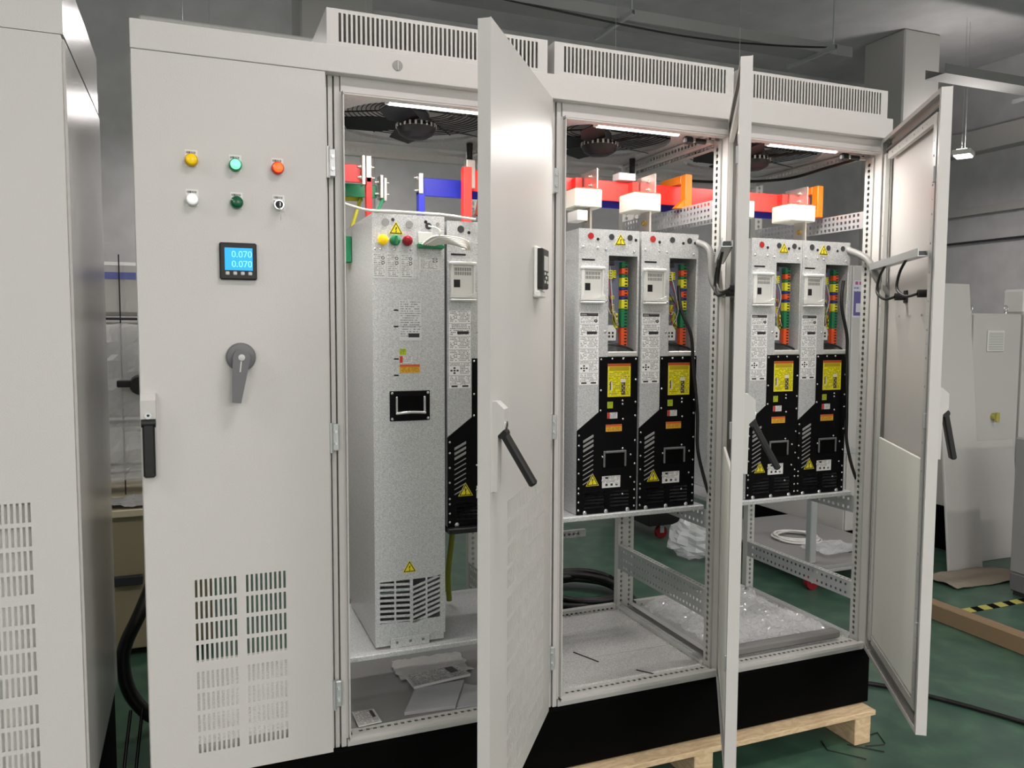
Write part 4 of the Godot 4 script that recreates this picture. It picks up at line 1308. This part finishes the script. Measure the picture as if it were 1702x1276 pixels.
func bar(p: Node3D, mat_: String, lo: Vector3, hi: Vector3, called := "busbar") -> void:
	var b := nb(mat_); b.cbox(lo, hi, 0.002); put(called, b.mesh(), p)

func busbars() -> void:
	var p := thing("busbar_set", "sleeved red and blue busbars with white ceramic fuses above the drive modules", "busbars", Vector3(0, G, 0))
	bar(p, "bus_red", Vector3(0.63, 1.988, -0.406), Vector3(2.33, 2.072, -0.398))
	bar(p, "bus_blue", Vector3(0.455, 1.974, -0.508), Vector3(2.30, 2.046, -0.498))
	bar(p, "bus_blue", Vector3(0.43, 1.76, -0.50), Vector3(0.455, 1.99, -0.46), "riser")
	bar(p, "bus_red", Vector3(0.585, 1.76, -0.40), Vector3(0.618, 2.075, -0.36), "riser")
	var b := nb("tinned")
	b.cbox(Vector3(0.43, 1.975, -0.512), Vector3(0.448, 2.055, -0.455), 0.002)
	for y in [1.99, 2.04]: bolt(b, Vector3(0.43, y, -0.48), -XP)
	put("joint_plate", b.mesh(), p)
	b = nb("tinned")
	b.cbox(Vector3(0.60, 1.995, -0.41), Vector3(0.635, 2.105, -0.37), 0.002)
	for y in [2.03, 2.075]: bolt(b, Vector3(0.60, y, -0.385), -XP)
	put("joint_plate", b.mesh(), p)
	bar(p, "ceramic", Vector3(0.66, 2.075, -0.42), Vector3(0.76, 2.10, -0.36), "insulator")
	b = nb("brown"); b.lathe(Vector3(0.69, 1.90, -0.44), YP, [Vector2(0.0, 0), Vector2(0.035, 0), Vector2(0.028, 0.03), Vector2(0.02, 0.07), Vector2(0.0, 0.07)], 18)
	put("insulator", b.mesh(), p)
	for q in [[0.975, 1.105], [1.235, 1.375], [1.725, 1.84], [2.015, 2.17]]:
		b = nb("ceramic")
		b.cbox(Vector3(q[0], 1.918, -0.29), Vector3(q[1] - 0.012, 1.99, -0.17), 0.004)
		b.m = mats["brown"]
		b.box(Vector3(q[0] + 0.003, 1.99, -0.288), Vector3(q[1] - 0.015, 1.993, -0.172))
		put("fuse", b.mesh(), p)
		b = nb("tinned")
		b.box(Vector3(q[1], 1.985, -0.385), Vector3(q[1] + 0.006, 2.085, -0.24))
		bolt(b, Vector3(q[1], 2.06, -0.29), -XP, 0.008)
		bolt(b, Vector3(q[1], 2.025, -0.29), -XP, 0.008)
		put("fuse_link", b.mesh(), p)
		b = nb("tinned"); b.box(Vector3(q[1] - 0.06, 1.80, -0.25), Vector3(q[1] - 0.052, 1.918, -0.18))
		b.m = mats["brass"]
		bolt(b, Vector3(q[1] - 0.06, 1.875, -0.215), -XP, 0.012)
		put("fuse_foot", b.mesh(), p)
		bar(p, "bus_red", Vector3(q[1] - 0.035, 1.995, -0.40), Vector3(q[1] - 0.004, 2.068, -0.36), "link_sleeve")
	bar(p, "white_plastic", Vector3(0.985, 1.865, -0.26), Vector3(1.03, 1.905, -0.17), "terminal_cover")
	for x in [1.585, 2.31]:
		b = nb("bus_orange")
		b.cbox(Vector3(x - 0.006, 1.965, -0.36), Vector3(x + 0.028, 2.112, -0.32), 0.003)
		b.cbox(Vector3(x - 0.006, 2.076, -0.52), Vector3(x + 0.028, 2.112, -0.36), 0.003)
		b.prism(PackedVector2Array([Vector2(x - 0.05, 1.965), Vector2(x, 1.965), Vector2(x, 2.01)]), -0.36, -0.325)
		put("support", b.mesh(), p)
	bar(p, "white_plastic", Vector3(1.28, 2.075, -0.43), Vector3(1.36, 2.105, -0.37), "insulator")
	# second set rising beside the tall unit
	p = thing("riser_busbars", "red, green and yellow busbars rising behind the tall galvanised unit", "busbars", Vector3(0, G, 0))
	bar(p, "bus_dark_red", Vector3(-0.30, 2.0, -0.46), Vector3(0.20, 2.068, -0.452))
	bar(p, "bus_green", Vector3(-0.30, 1.96, -0.55), Vector3(0.28, 2.01, -0.542))
	bar(p, "bus_yellow", Vector3(-0.30, 1.955, -0.63), Vector3(0.24, 1.985, -0.622))
	bar(p, "bus_dark_red", Vector3(0.215, 1.80, -0.46), Vector3(0.238, 2.02, -0.43), "riser")
	b = nb("tinned")
	b.cbox(Vector3(0.20, 1.99, -0.475), Vector3(0.212, 2.10, -0.425), 0.002)
	b.cbox(Vector3(0.216, 2.0, -0.46), Vector3(0.236, 2.10, -0.43), 0.002)
	for y in [2.02, 2.06]:
		bolt(b, Vector3(0.20, y, -0.45), -XP)
		bolt(b, Vector3(0.236, y, -0.445), XP, 0.006)
	put("joint_plate", b.mesh(), p)
	b = nb("tinned")
	b.cbox(Vector3(0.285, 1.955, -0.56), Vector3(0.298, 2.045, -0.5), 0.002)
	b.cbox(Vector3(0.30, 1.945, -0.56), Vector3(0.312, 2.035, -0.5), 0.002)
	for y in [1.975, 2.02]:
		bolt(b, Vector3(0.285, y, -0.53), -XP)
		bolt(b, Vector3(0.312, y, -0.53), XP, 0.006)
	put("joint_plate", b.mesh(), p)
	b = nb("bus_green"); b.t = Transform3D(Basis(ZP, -0.42), Vector3(0.306, 1.955, -0.53))
	b.cbox(Vector3(-0.012, -0.21, -0.02), Vector3(0.0, 0.0, 0.02), 0.002); put("riser", b.mesh(), p)
	b = nb("bus_yellow"); b.t = Transform3D(Basis(ZP, -0.3), Vector3(0.235, 1.965, -0.62))
	b.cbox(Vector3(-0.012, -0.36, -0.02), Vector3(0.0, 0.0, 0.02), 0.002); put("riser", b.mesh(), p)
	bar(p, "bus_green", Vector3(0.14, 1.70, -0.56), Vector3(0.17, 1.80, -0.50), "cover")

func cable(label: String, mat_: String, r: float, pts: Array, called := "cable", group := "") -> void:
	var b := nb(mat_)
	var o: Vector3 = pts[0]
	var q := []
	for v in pts: q.append(v - o)
	b.tube(bez(q, 8), r, 8)
	one(called, b, label, "cable", o + Vector3(0, G, 0), group)

func loose_cables() -> void:
	for i in 6:
		cable("white control wire looping from the tall unit to the drive module beside it", "cable_white", 0.004,
			[Vector3(0.345 + i * 0.008, 1.738, -0.104), Vector3(0.38 + i * 0.01, 1.765 - i * 0.004, -0.085), Vector3(0.44 + i * 0.008, 1.765 - i * 0.007, -0.07 + i * 0.004), Vector3(0.50, 1.755 - i * 0.006, -0.08), Vector3(0.525 - i * 0.006, 1.728, -0.108)], "control_wire", "white wires at the tall unit")
	cable("thin white wire hooked down from the grommet of the tall unit", "cable_white", 0.003, [Vector3(0.375, 1.807, -0.126), Vector3(0.40, 1.79, -0.08), Vector3(0.395, 1.765, -0.08), Vector3(0.36, 1.74, -0.1)], "control_wire")
	cable("white cable draped along the top edge of the tall unit", "cable_white", 0.005, [Vector3(0.06, 1.875, -0.14), Vector3(0.15, 1.85, -0.12), Vector3(0.25, 1.852, -0.135), Vector3(0.38, 1.852, -0.14), Vector3(0.45, 1.85, -0.14), Vector3(0.55, 1.838, -0.122)])
	cable("thick grey cable curling from the end drive module to its open door", "cable_grey", 0.016, [Vector3(2.315, 1.80, -0.14), Vector3(2.33, 1.75, -0.04), Vector3(2.335, 1.66, 0.02), Vector3(2.36, 1.60, 0.06), Vector3(2.39, 1.60, 0.10), Vector3(2.385, 1.68, 0.10), Vector3(2.37, 1.715, 0.10)])
	cable("thick grey cable curling toward the second open door", "cable_grey", 0.014, [Vector3(1.515, 1.80, -0.14), Vector3(1.53, 1.76, -0.07), Vector3(1.525, 1.64, -0.04), Vector3(1.545, 1.585, 0.0), Vector3(1.58, 1.58, 0.07), Vector3(1.57, 1.66, 0.09), Vector3(1.56, 1.71, 0.1)])
	cable("black lead running down the outer edge of the end drive module", "cable_black", 0.007, [Vector3(2.27, 1.66, -0.11), Vector3(2.255, 1.55, -0.1), Vector3(2.29, 1.42, -0.1), Vector3(2.30, 1.33, -0.105), Vector3(2.315, 1.05, -0.11), Vector3(2.318, 0.95, -0.11), Vector3(2.34, 0.84, -0.1), Vector3(2.375, 0.745, -0.09)])
	cable("black lead running down beside the signless drive module", "cable_black", 0.007, [Vector3(1.44, 1.62, -0.15), Vector3(1.435, 1.52, -0.12), Vector3(1.47, 1.42, -0.1), Vector3(1.49, 1.30, -0.11), Vector3(1.515, 1.1, -0.11), Vector3(1.52, 0.95, -0.11), Vector3(1.55, 0.82, -0.1), Vector3(1.575, 0.735, -0.09)])
	cable("yellow-green earth cable hanging behind the tall unit", "cable_ygreen", 0.012, [Vector3(0.60, 0.75, -0.55), Vector3(0.58, 0.6, -0.5), Vector3(0.56, 0.42, -0.5), Vector3(0.565, 0.3, -0.5)])
	cable("black cable tied along the top edge of the end bay", "cable_black", 0.007, [Vector3(1.85, 2.185, -0.80), Vector3(2.1, 2.19, -0.78), Vector3(2.34, 2.19, -0.6), Vector3(2.345, 2.195, -0.3), Vector3(2.34, 2.20, -0.09)])

# crumpled sheet; local x 0..w, z 0..-d
func crumple(mat_: String, w: float, d: float, h: float, n: int, seed_: int, freq := 9.0) -> B:
	var f := FastNoiseLite.new(); f.seed = seed_; f.frequency = freq; f.noise_type = FastNoiseLite.TYPE_CELLULAR
	f.cellular_return_type = FastNoiseLite.RETURN_DISTANCE2_SUB
	var g := FastNoiseLite.new(); g.seed = seed_ + 1; g.frequency = freq * 0.5
	var b := nb(mat_)
	var pt := func(i: int, j: int) -> Vector3:
		var x := w * i / n; var z := -d * j / n
		return Vector3(x + g.get_noise_2d(z * 3, x) * 0.02, (f.get_noise_2d(x, z) * 0.5 + 0.5) * h + (g.get_noise_2d(x, z) + 0.6) * h * 0.6, z + g.get_noise_2d(x * 3, z + 9) * 0.02)
	for j in n:
		for i in n:
			b.tri(pt.call(i, j), pt.call(i + 1, j), pt.call(i + 1, j + 1))
			b.tri(pt.call(i, j), pt.call(i + 1, j + 1), pt.call(i, j + 1))
	return b

func slab(mat_: String, c: Array, y: float, t: float, top := "") -> B:      # thin sheet with four corners (x, z), counter-clockwise seen from above
	var b := nb(mat_)
	var p := []
	for q in c: p.append(Vector3(q[0], y, q[1]))
	var up := Vector3(0, t, 0)
	for i in 4:
		var k := (i + 1) % 4
		b.quad(p[i], p[k], p[k] + up, p[i] + up)
	b.quad(p[3], p[2], p[1], p[0])
	if top: b.m = mats[top]
	b.quad(p[0] + up, p[1] + up, p[2] + up, p[3] + up)
	return b

func floor_things() -> void:
	var o := Vector3(0, G, 0)
	one("instruction_sheet", slab("paper", [[0.098, -0.075], [0.182, -0.082], [0.175, -0.185], [0.096, -0.19]], 0.04, 0.003, "p_news"), "printed white sheet lying by the front edge of the bay floor", "sheet", o)
	one("silver_bag", crumple("rail_white", 0.30, 0.2, 0.012, 30, 77, 9.0), "dull silver document bag under the printed booklet", "bag", o + Vector3(0.335, 0.026, -0.40))
	one("booklet", slab("paper", [[0.356, -0.294], [0.60, -0.326], [0.572, -0.429], [0.349, -0.406]], 0.04, 0.01, "p_news"), "white printed booklet lying across the silver bag", "booklet", o)
	one("clear_bag", slab("pvc_film", [[0.276, -0.127], [0.467, -0.112], [0.568, -0.309], [0.363, -0.302]], 0.026, 0.012), "translucent plastic bag half under the printed booklet", "bag", o)
	one("clear_bag", slab("pvc_film", [[0.47, -0.105], [0.591, -0.10], [0.624, -0.241], [0.56, -0.283]], 0.026, 0.006), "flat translucent plastic bag next to the booklet, without print", "bag", o)
	var film := crumple("film", 0.64, 0.66, 0.05, 68, 3, 13.0)
	one("plastic_film", film, "crumpled clear plastic film covering the floor of the end bay", "plastic film", Vector3(1.68, G + 0.026, -0.15))
	var b := nb("cable_grey"); b.cbox(Vector3(0, 0, -0.05), Vector3(0.62, 0.036, 0), 0.008)
	one("foam_strip", b, "grey padded strip lying along the front edge of the film-covered floor", "strip", Vector3(1.68, G + 0.042, -0.085))
	for q in [[Vector3(1.109, 0.026, -0.419), Vector3(1.164, 0.026, -0.289)], [Vector3(1.273, 0.026, -0.16), Vector3(1.32, 0.026, -0.1)]]:
		b = nb("black"); b.tube([q[0] - q[0], q[1] - q[0]], 0.0025, 6)
		one("cable_tie", b, "loose black cable tie on the bare shiny bay floor", "cable tie", q[0] + o, "ties on the bare bay floor")
	# hall floor
	var sc := [[2.151, -0.03, 2.12, 0.04], [2.12, 0.04, 2.222, 0.158], [2.235, 0.036, 2.341, 0.142], [2.335, 0.014, 2.444, 0.005], [2.444, 0.005, 2.40, 0.09], [2.39, 0.097, 2.30, 0.075]]
	for s in sc:
		b = nb("cable_black"); b.tube([Vector3.ZERO, Vector3(s[2] - s[0], 0, s[3] - s[1])], 0.0022, 6)
		one("wire_offcut", b, "thin dark wire offcut on the green floor by the pallet", "wire", Vector3(s[0], 0.003, s[1]), "wire offcuts by the pallet")
	cable("black power cable snaking over the green floor past the end door", "cable_black", 0.012, [Vector3(2.46, -0.377, -0.62), Vector3(2.796, -0.377, -0.371), Vector3(2.977, -0.377, -0.122), Vector3(3.14, -0.377, 0.2), Vector3(3.3, -0.377, 0.6)], "power_cable")
	b = nb("pine_old"); b.cbox(Vector3(3.9, 0, -1.5), Vector3(3.99, 0.105, 0.3), 0.006)
	one("timber_beam", b, "weathered timber beam lying on the green floor", "beam")
	var t := thing("floor_tape", "yellow and dark striped tape stuck along the green floor", "floor tape", Vector3(0, 0, 0))
	b = nb("black_soft"); b.box(Vector3(4.2, 0.0, -1.02), Vector3(5.4, 0.0015, -0.95)); put("tape_band", b.mesh(), t)
	for i in 8:
		b = nb("tape_yellow"); b.prism(PackedVector2Array([Vector2(0, 0), Vector2(0.08, 0), Vector2(0.1, 0.07), Vector2(0.02, 0.07)]), 0, 0.001)
		put("tape_stripe", b.mesh(), t, Vector3(4.22 + i * 0.15, 0.0015, -0.95), Vector3(-PI / 2, 0, 0))
	b = nb("grey_plastic"); b.cbox(Vector3(0, 0.03, -0.5), Vector3(0.7, 0.16, 0), 0.01); b.m = mats["steel_dark"]; b.box(Vector3(0.02, 0.0, -0.48), Vector3(0.68, 0.05, -0.02)); b.m = mats["mid_grey"]; b.cbox(Vector3(0.0, 0.16, -0.5), Vector3(0.7, 1.1, 0), 0.01)
	one("machine_base", b, "dark grey machine housing standing past the timber beam", "machine", Vector3(4.82, 0, -0.62))
	b = crumple("cardboard", 0.75, 0.3, 0.03, 20, 21, 4.0)
	one("cardboard", b, "torn flattened cardboard on the floor before the leaning panels", "cardboard", Vector3(4.55, 0.0, -1.3))
	# coils
	coil(Vector3(1.95, 0.012, -2.05), 0.34, 7, 0.022, "cable_black", "heavy black cable coiled on the floor behind the open bays", "cable_coil")
	coil(Vector3(5.80, 0.01, -1.36), 0.24, 6, 0.012, "cardboard", "dusty grey hose coil on the floor by the leaning panels", "hose_coil")

func coil(at: Vector3, r: float, n: int, rad: float, mat_: String, label: String, called: String) -> void:
	var b := nb(mat_)
	var pts := []
	for i in n * 28:
		var a := TAU * i / 28.0
		var k := r * (1.0 + 0.12 * sin(i * 0.37) - 0.03 * (i / 28))
		pts.append(Vector3(k * cos(a), rad + float(i) / (n * 28) * rad * n * 0.55, k * sin(a)))
	b.tube(pts, rad, 8)
	one(called, b, label, "cable coil", at)

func back_things() -> void:
	# cabinets in the next row
	var u := thing("white_cabinet", "tall pale cabinet with a printed poster on its front", "cabinet", Vector3(4.545, 0, -2.35))
	var b := nb("coat_plain")
	b.cbox(Vector3(0, 0.165, -1.2), Vector3(0.7, 2.35, -0.02), 0.004)
	put("carcass", b.mesh(), u)
	b = nb("coat_plain"); b.cbox(Vector3(0.006, 0.175, -0.018), Vector3(0.694, 2.34, 0), 0.004); put("door", b.mesh(), u)
	b = nb("plinth"); b.box(Vector3(0.01, 0, -1.19), Vector3(0.69, 0.165, -0.02)); put("plinth", b.mesh(), u)
	put("poster", label_mesh(0.30, 0.30, "p_poster"), u, Vector3(0.0, 1.93, 0.0))
	b = nb("mid_grey"); b.cbox(Vector3(0.36, 1.48, 0), Vector3(0.385, 1.72, 0.012), 0.003); put("door_handle", b.mesh(), u)
	u = thing("grey_cabinet", "grey cabinet with lifting eyebolts and a small square vent grille", "cabinet", Vector3(5.36, 0, -1.9))
	b = nb("coat_plain"); b.cbox(Vector3(0, 0.37, -0.6), Vector3(0.56, 1.965, -0.02), 0.004); put("carcass", b.mesh(), u)
	b = nb("coat_plain"); b.cbox(Vector3(0.004, 0.375, -0.018), Vector3(0.545, 1.955, 0), 0.004); put("door", b.mesh(), u)
	b = nb("plinth"); b.box(Vector3(0.01, 0, -0.59), Vector3(0.55, 0.37, -0.02)); put("plinth", b.mesh(), u)
	eyebolts(u, [0.08, 0.49])
	b = nb("white_plastic")
	b.cbox(Vector3(0.15, 1.66, 0), Vector3(0.34, 1.83, 0.012), 0.003)
	b.m = mats["mid_grey"]
	for i in 11: b.box(Vector3(0.162, 1.674 + i * 0.013, 0.0115), Vector3(0.328, 1.679 + i * 0.013, 0.0128))
	put("vent_grille", b.mesh(), u)
	b = nb("tape_yellow"); b.cyl(Vector3(0.26, 1.13, 0), Vector3(0.26, 1.13, 0.03), 0.03, 0.028, 16); b.cbox(Vector3(0.245, 1.09, 0.03), Vector3(0.275, 1.17, 0.055), 0.004)
	put("main_switch", b.mesh(), u)
	u = thing("grey_cabinet", "grey cabinet with raised pale corner post next to the eyebolt cabinet", "cabinet", Vector3(5.935, 0, -1.9))
	b = nb("coat_plain"); b.cbox(Vector3(0, 0.37, -0.6), Vector3(0.6, 1.965, -0.0), 0.004); put("carcass", b.mesh(), u)
	b = nb("white_plastic"); b.cbox(Vector3(0.0, 1.965, -0.2), Vector3(0.09, 2.17, -0.0), 0.02); put("corner_post", b.mesh(), u)
	b = nb("plinth"); b.box(Vector3(0.01, 0, -0.59), Vector3(0.59, 0.37, -0.02)); put("plinth", b.mesh(), u)
	# leaning sheets
	b = nb("coat_plain"); b.t = Transform3D(Basis(XP, -0.1), Vector3.ZERO); b.cbox(Vector3(0, 0, -0.02), Vector3(0.36, 2.2, 0), 0.003)
	one("leaning_panel", b, "tall narrow pale sheet leaning beside the eyebolt cabinet", "panel", Vector3(4.86, 0.0, -1.62))
	b = nb("coat_plain"); b.t = Transform3D(Basis(XP, -0.13), Vector3.ZERO); b.cbox(Vector3(0, 0, -0.02), Vector3(0.62, 0.95, 0), 0.003)
	one("leaning_panel", b, "short broad pale sheet leaning against the eyebolt cabinet", "panel", Vector3(5.2, 0.0, -1.74))
	# low cart behind the end bay
	u = thing("platform_cart", "low steel platform cart on casters behind the end bay", "cart", Vector3(3.55, 0, -1.6))
	b = nb("mid_grey"); b.cbox(Vector3(0, 0.165, -1.35), Vector3(0.95, 0.19, 0), 0.004); put("deck", b.mesh(), u)
	b = nb("zinc"); b.cbox(Vector3(0.0, 0.14, -0.03), Vector3(0.95, 0.165, 0.0), 0.004); put("edge_rail", b.mesh(), u)
	b = nb("zinc"); b.cbox(Vector3(0.03, 0.19, -0.14), Vector3(0.085, 1.1, -0.085), 0.006); put("upright", b.mesh(), u)
	b = nb("zinc"); b.cbox(Vector3(0.085, 0.95, -0.13), Vector3(0.95, 0.99, -0.09), 0.004); put("push_bar", b.mesh(), u)
	for q in [[0.06, -0.1], [0.88, -0.1], [0.06, -1.25], [0.88, -1.25]]: caster(u, Vector3(q[0], 0, q[1]))
	coil(Vector3(3.95, 0.19, -2.25), 0.17, 6, 0.008, "white_plastic", "pale wire coil wrapped in film on the low cart", "wire_coil")
	b = crumple("pvc_film", 0.4, 0.32, 0.06, 22, 31, 6.0); one("plastic_film", b, "crumpled film heap on the low cart next to the wire coil", "plastic film", Vector3(3.78, 0.192, -1.72))
	b = nb("black"); b.cbox(Vector3(0, 0, -0.06), Vector3(0.16, 0.012, 0), 0.004)
	for i in 4: b.cyl(Vector3(0.02 + i * 0.035, 0.012, -0.03), Vector3(0.02 + i * 0.035, 0.024, -0.03), 0.007, 0.007, 8)
	one("tool_holder", b, "small black bit holder lying on the low cart deck", "tool", Vector3(4.05, 0.191, -1.8))
	# far trolley seen through the third bay
	u = thing("trolley", "dark low trolley frame with a red caster on the rear floor", "trolley", Vector3(3.25, 0, -3.2))
	b = nb("black"); b.cbox(Vector3(-0.05, 0.13, -0.9), Vector3(0.34, 0.24, 0.0), 0.006); put("frame", b.mesh(), u)
	caster(u, Vector3(0.12, 0, -0.08)); caster(u, Vector3(0.12, 0, -0.8))
	b = nb("term_green"); b.m = mats["mid_grey"]; b.cbox(Vector3(-0.05, 0.24, -0.9), Vector3(0.34, 0.9, -0.02), 0.01); put("load", b.mesh(), u)
	# plastic bag
	b = blob("film", Vector3(0.2, 0.17, 0.19), 0.12, 41)
	one("plastic_bag", b, "knotted clear plastic bag on the floor behind the bare-floor bay", "bag", Vector3(3.32, 0, -2.7))
	# rack seen through the narrow gap
	u = thing("wire_rack", "dark wire rack with film-wrapped boxes seen through the narrow gap", "rack", Vector3(-1.3, 0, -2.5))
	b = nb("black")
	for x in [0.0, 0.5, 1.0]: b.tube([Vector3(x, 0.85, 0), Vector3(x, 2.25, 0)], 0.004, 6)
	for y in [0.98, 1.03, 1.28, 1.88]: b.tube([Vector3(0, y, 0), Vector3(1.0, y, 0)], 0.008, 6)
	put("wire_frame", b.mesh(), u)
	var n := 0
	for q in [[0.90, 1.26, "white_plastic"], [1.30, 1.86, "coat_plain"], [1.90, 2.21, "coat_plain"]]:
		b = nb(q[2]); b.cbox(Vector3(0, q[0], -0.35), Vector3(0.98, q[1], -0.03), 0.02)
		var names := ["white boxed goods on the lowest rack tier behind the gap", "pale boxed goods on the middle rack tier behind the gap", "pale boxed goods with blue band on the top rack tier"]
		if n == 2:
			b.m = mats["bag_blue"]; b.box(Vector3(0, 2.11, -0.03), Vector3(0.98, 2.15, -0.026))
		one("wrapped_box", b, names[n], "box", Vector3(-1.29, 0, -2.5), "boxes on the wire rack")
		n += 1
	b = crumple("film", 0.95, 0.9, 0.05, 26, 51, 5.0)
	var f := one("plastic_wrap", b, "crinkled clear film hung over the rack boxes", "plastic film", Vector3(-1.28, 0.95, -2.46))
	f.rotation.x = PI / 2
	b = nb("black"); b.cyl(Vector3(0, 0, 0), Vector3(0, 0.0, 0.08), 0.06, 0.05, 16); b.cbox(Vector3(-0.12, -0.01, 0.02), Vector3(0, 0.03, 0.05), 0.006)
	one("power_tool", b, "dark hand tool hung on the film-wrapped rack", "tool", Vector3(-0.70, 1.50, -2.42))
	u = thing("workbench", "beige workbench with cream top edge behind the narrow gap", "workbench", Vector3(-1.5, 0, -2.1))
	b = nb("cream"); b.cbox(Vector3(0, 0.80, -0.9), Vector3(1.2, 0.84, 0), 0.004); put("worktop", b.mesh(), u)
	b = nb("desk_beige"); b.cbox(Vector3(0.03, 0.05, -0.85), Vector3(1.17, 0.80, -0.04), 0.004); put("cabinet_body", b.mesh(), u)
	b = nb("steel_dark"); b.cbox(Vector3(0.65, 0.42, -0.04), Vector3(0.80, 0.47, 0.0), 0.004); put("latch", b.mesh(), u)
	b = crumple("mid_grey", 0.35, 0.25, 0.05, 16, 61, 8.0); one("cleaning_rag", b, "crumpled grey rag on the beige workbench", "rag", Vector3(-0.95, 0.84, -2.12))
	cable("thick black hose looping down in the narrow gap", "cable_black", 0.03, [Vector3(-0.60, 0.30, -1.3), Vector3(-0.66, 0.17, -1.2), Vector3(-0.72, 0.04, -1.2), Vector3(-0.735, -0.06, -1.2), Vector3(-0.71, -0.19, -1.2), Vector3(-0.64, -0.30, -1.2), Vector3(-0.58, -0.36, -1.25)], "black_hose")
	for s in [0.0, 0.04]:
		cable("slim black lead drooping beside the black plinth", "cable_black", 0.006, [Vector3(-0.66 + s, 0.02, -0.55), Vector3(-0.68 + s, -0.15, -0.45), Vector3(-0.69 + s, -0.28, -0.4), Vector3(-0.66 + s * 2, -0.383, -0.35)], "slim_lead", "slim leads in the gap")

func caster(u: Node3D, at: Vector3) -> void:
	var b := nb("zinc")
	b.cbox(at + Vector3(-0.03, 0.125, -0.03), at + Vector3(0.03, 0.135, 0.03), 0.003)
	for s in [-0.024, 0.021]: b.box(at + Vector3(-0.02, 0.05, s), at + Vector3(0.02, 0.13, s + 0.003))
	b.m = mats["caster_red"]
	b.cyl(at + Vector3(0, 0.055, -0.018), at + Vector3(0, 0.055, 0.018), 0.055, 0.055, 20)
	put("caster", b.mesh(), u)

func eyebolts(u: Node3D, xs: Array) -> void:
	for x in xs:
		var b := nb("screw")
		var pts := []
		for i in 17: pts.append(Vector3(x + 0.022 * sin(TAU * i / 16.0), 2.0 - 0.022 * cos(TAU * i / 16.0) + 0.01, -0.1))
		b.tube(pts, 0.007, 8)
		b.cyl(Vector3(x, 1.963, -0.1), Vector3(x, 1.985, -0.1), 0.016, 0.01, 12)
		put("eyebolt", b.mesh(), u)

# lumpy closed body resting on y = 0
func blob(mat_: String, r: Vector3, amp: float, seed_: int) -> B:
	var f := FastNoiseLite.new(); f.seed = seed_; f.frequency = 1.1
	var b := nb(mat_)
	var n := 18
	var pt := func(i: int, j: int) -> Vector3:
		var a := TAU * (i % n) / n; var e := PI * (float(j) / n - 0.5)
		var d := Vector3(cos(a) * cos(e), sin(e), sin(a) * cos(e))
		var k := 1.0 + f.get_noise_3dv(d * 2.0) * amp * 3.0
		if d.y > 0.75: k *= 1.0 + (d.y - 0.75) * 1.2
		var p := d * r * k
		return Vector3(p.x, maxf(p.y + r.y * 0.85, 0.0), p.z)
	for j in n:
		for i in n:
			b.tri(pt.call(i, j), pt.call(i, j + 1), pt.call(i + 1, j + 1))
			b.tri(pt.call(i, j), pt.call(i + 1, j + 1), pt.call(i + 1, j))
	return b
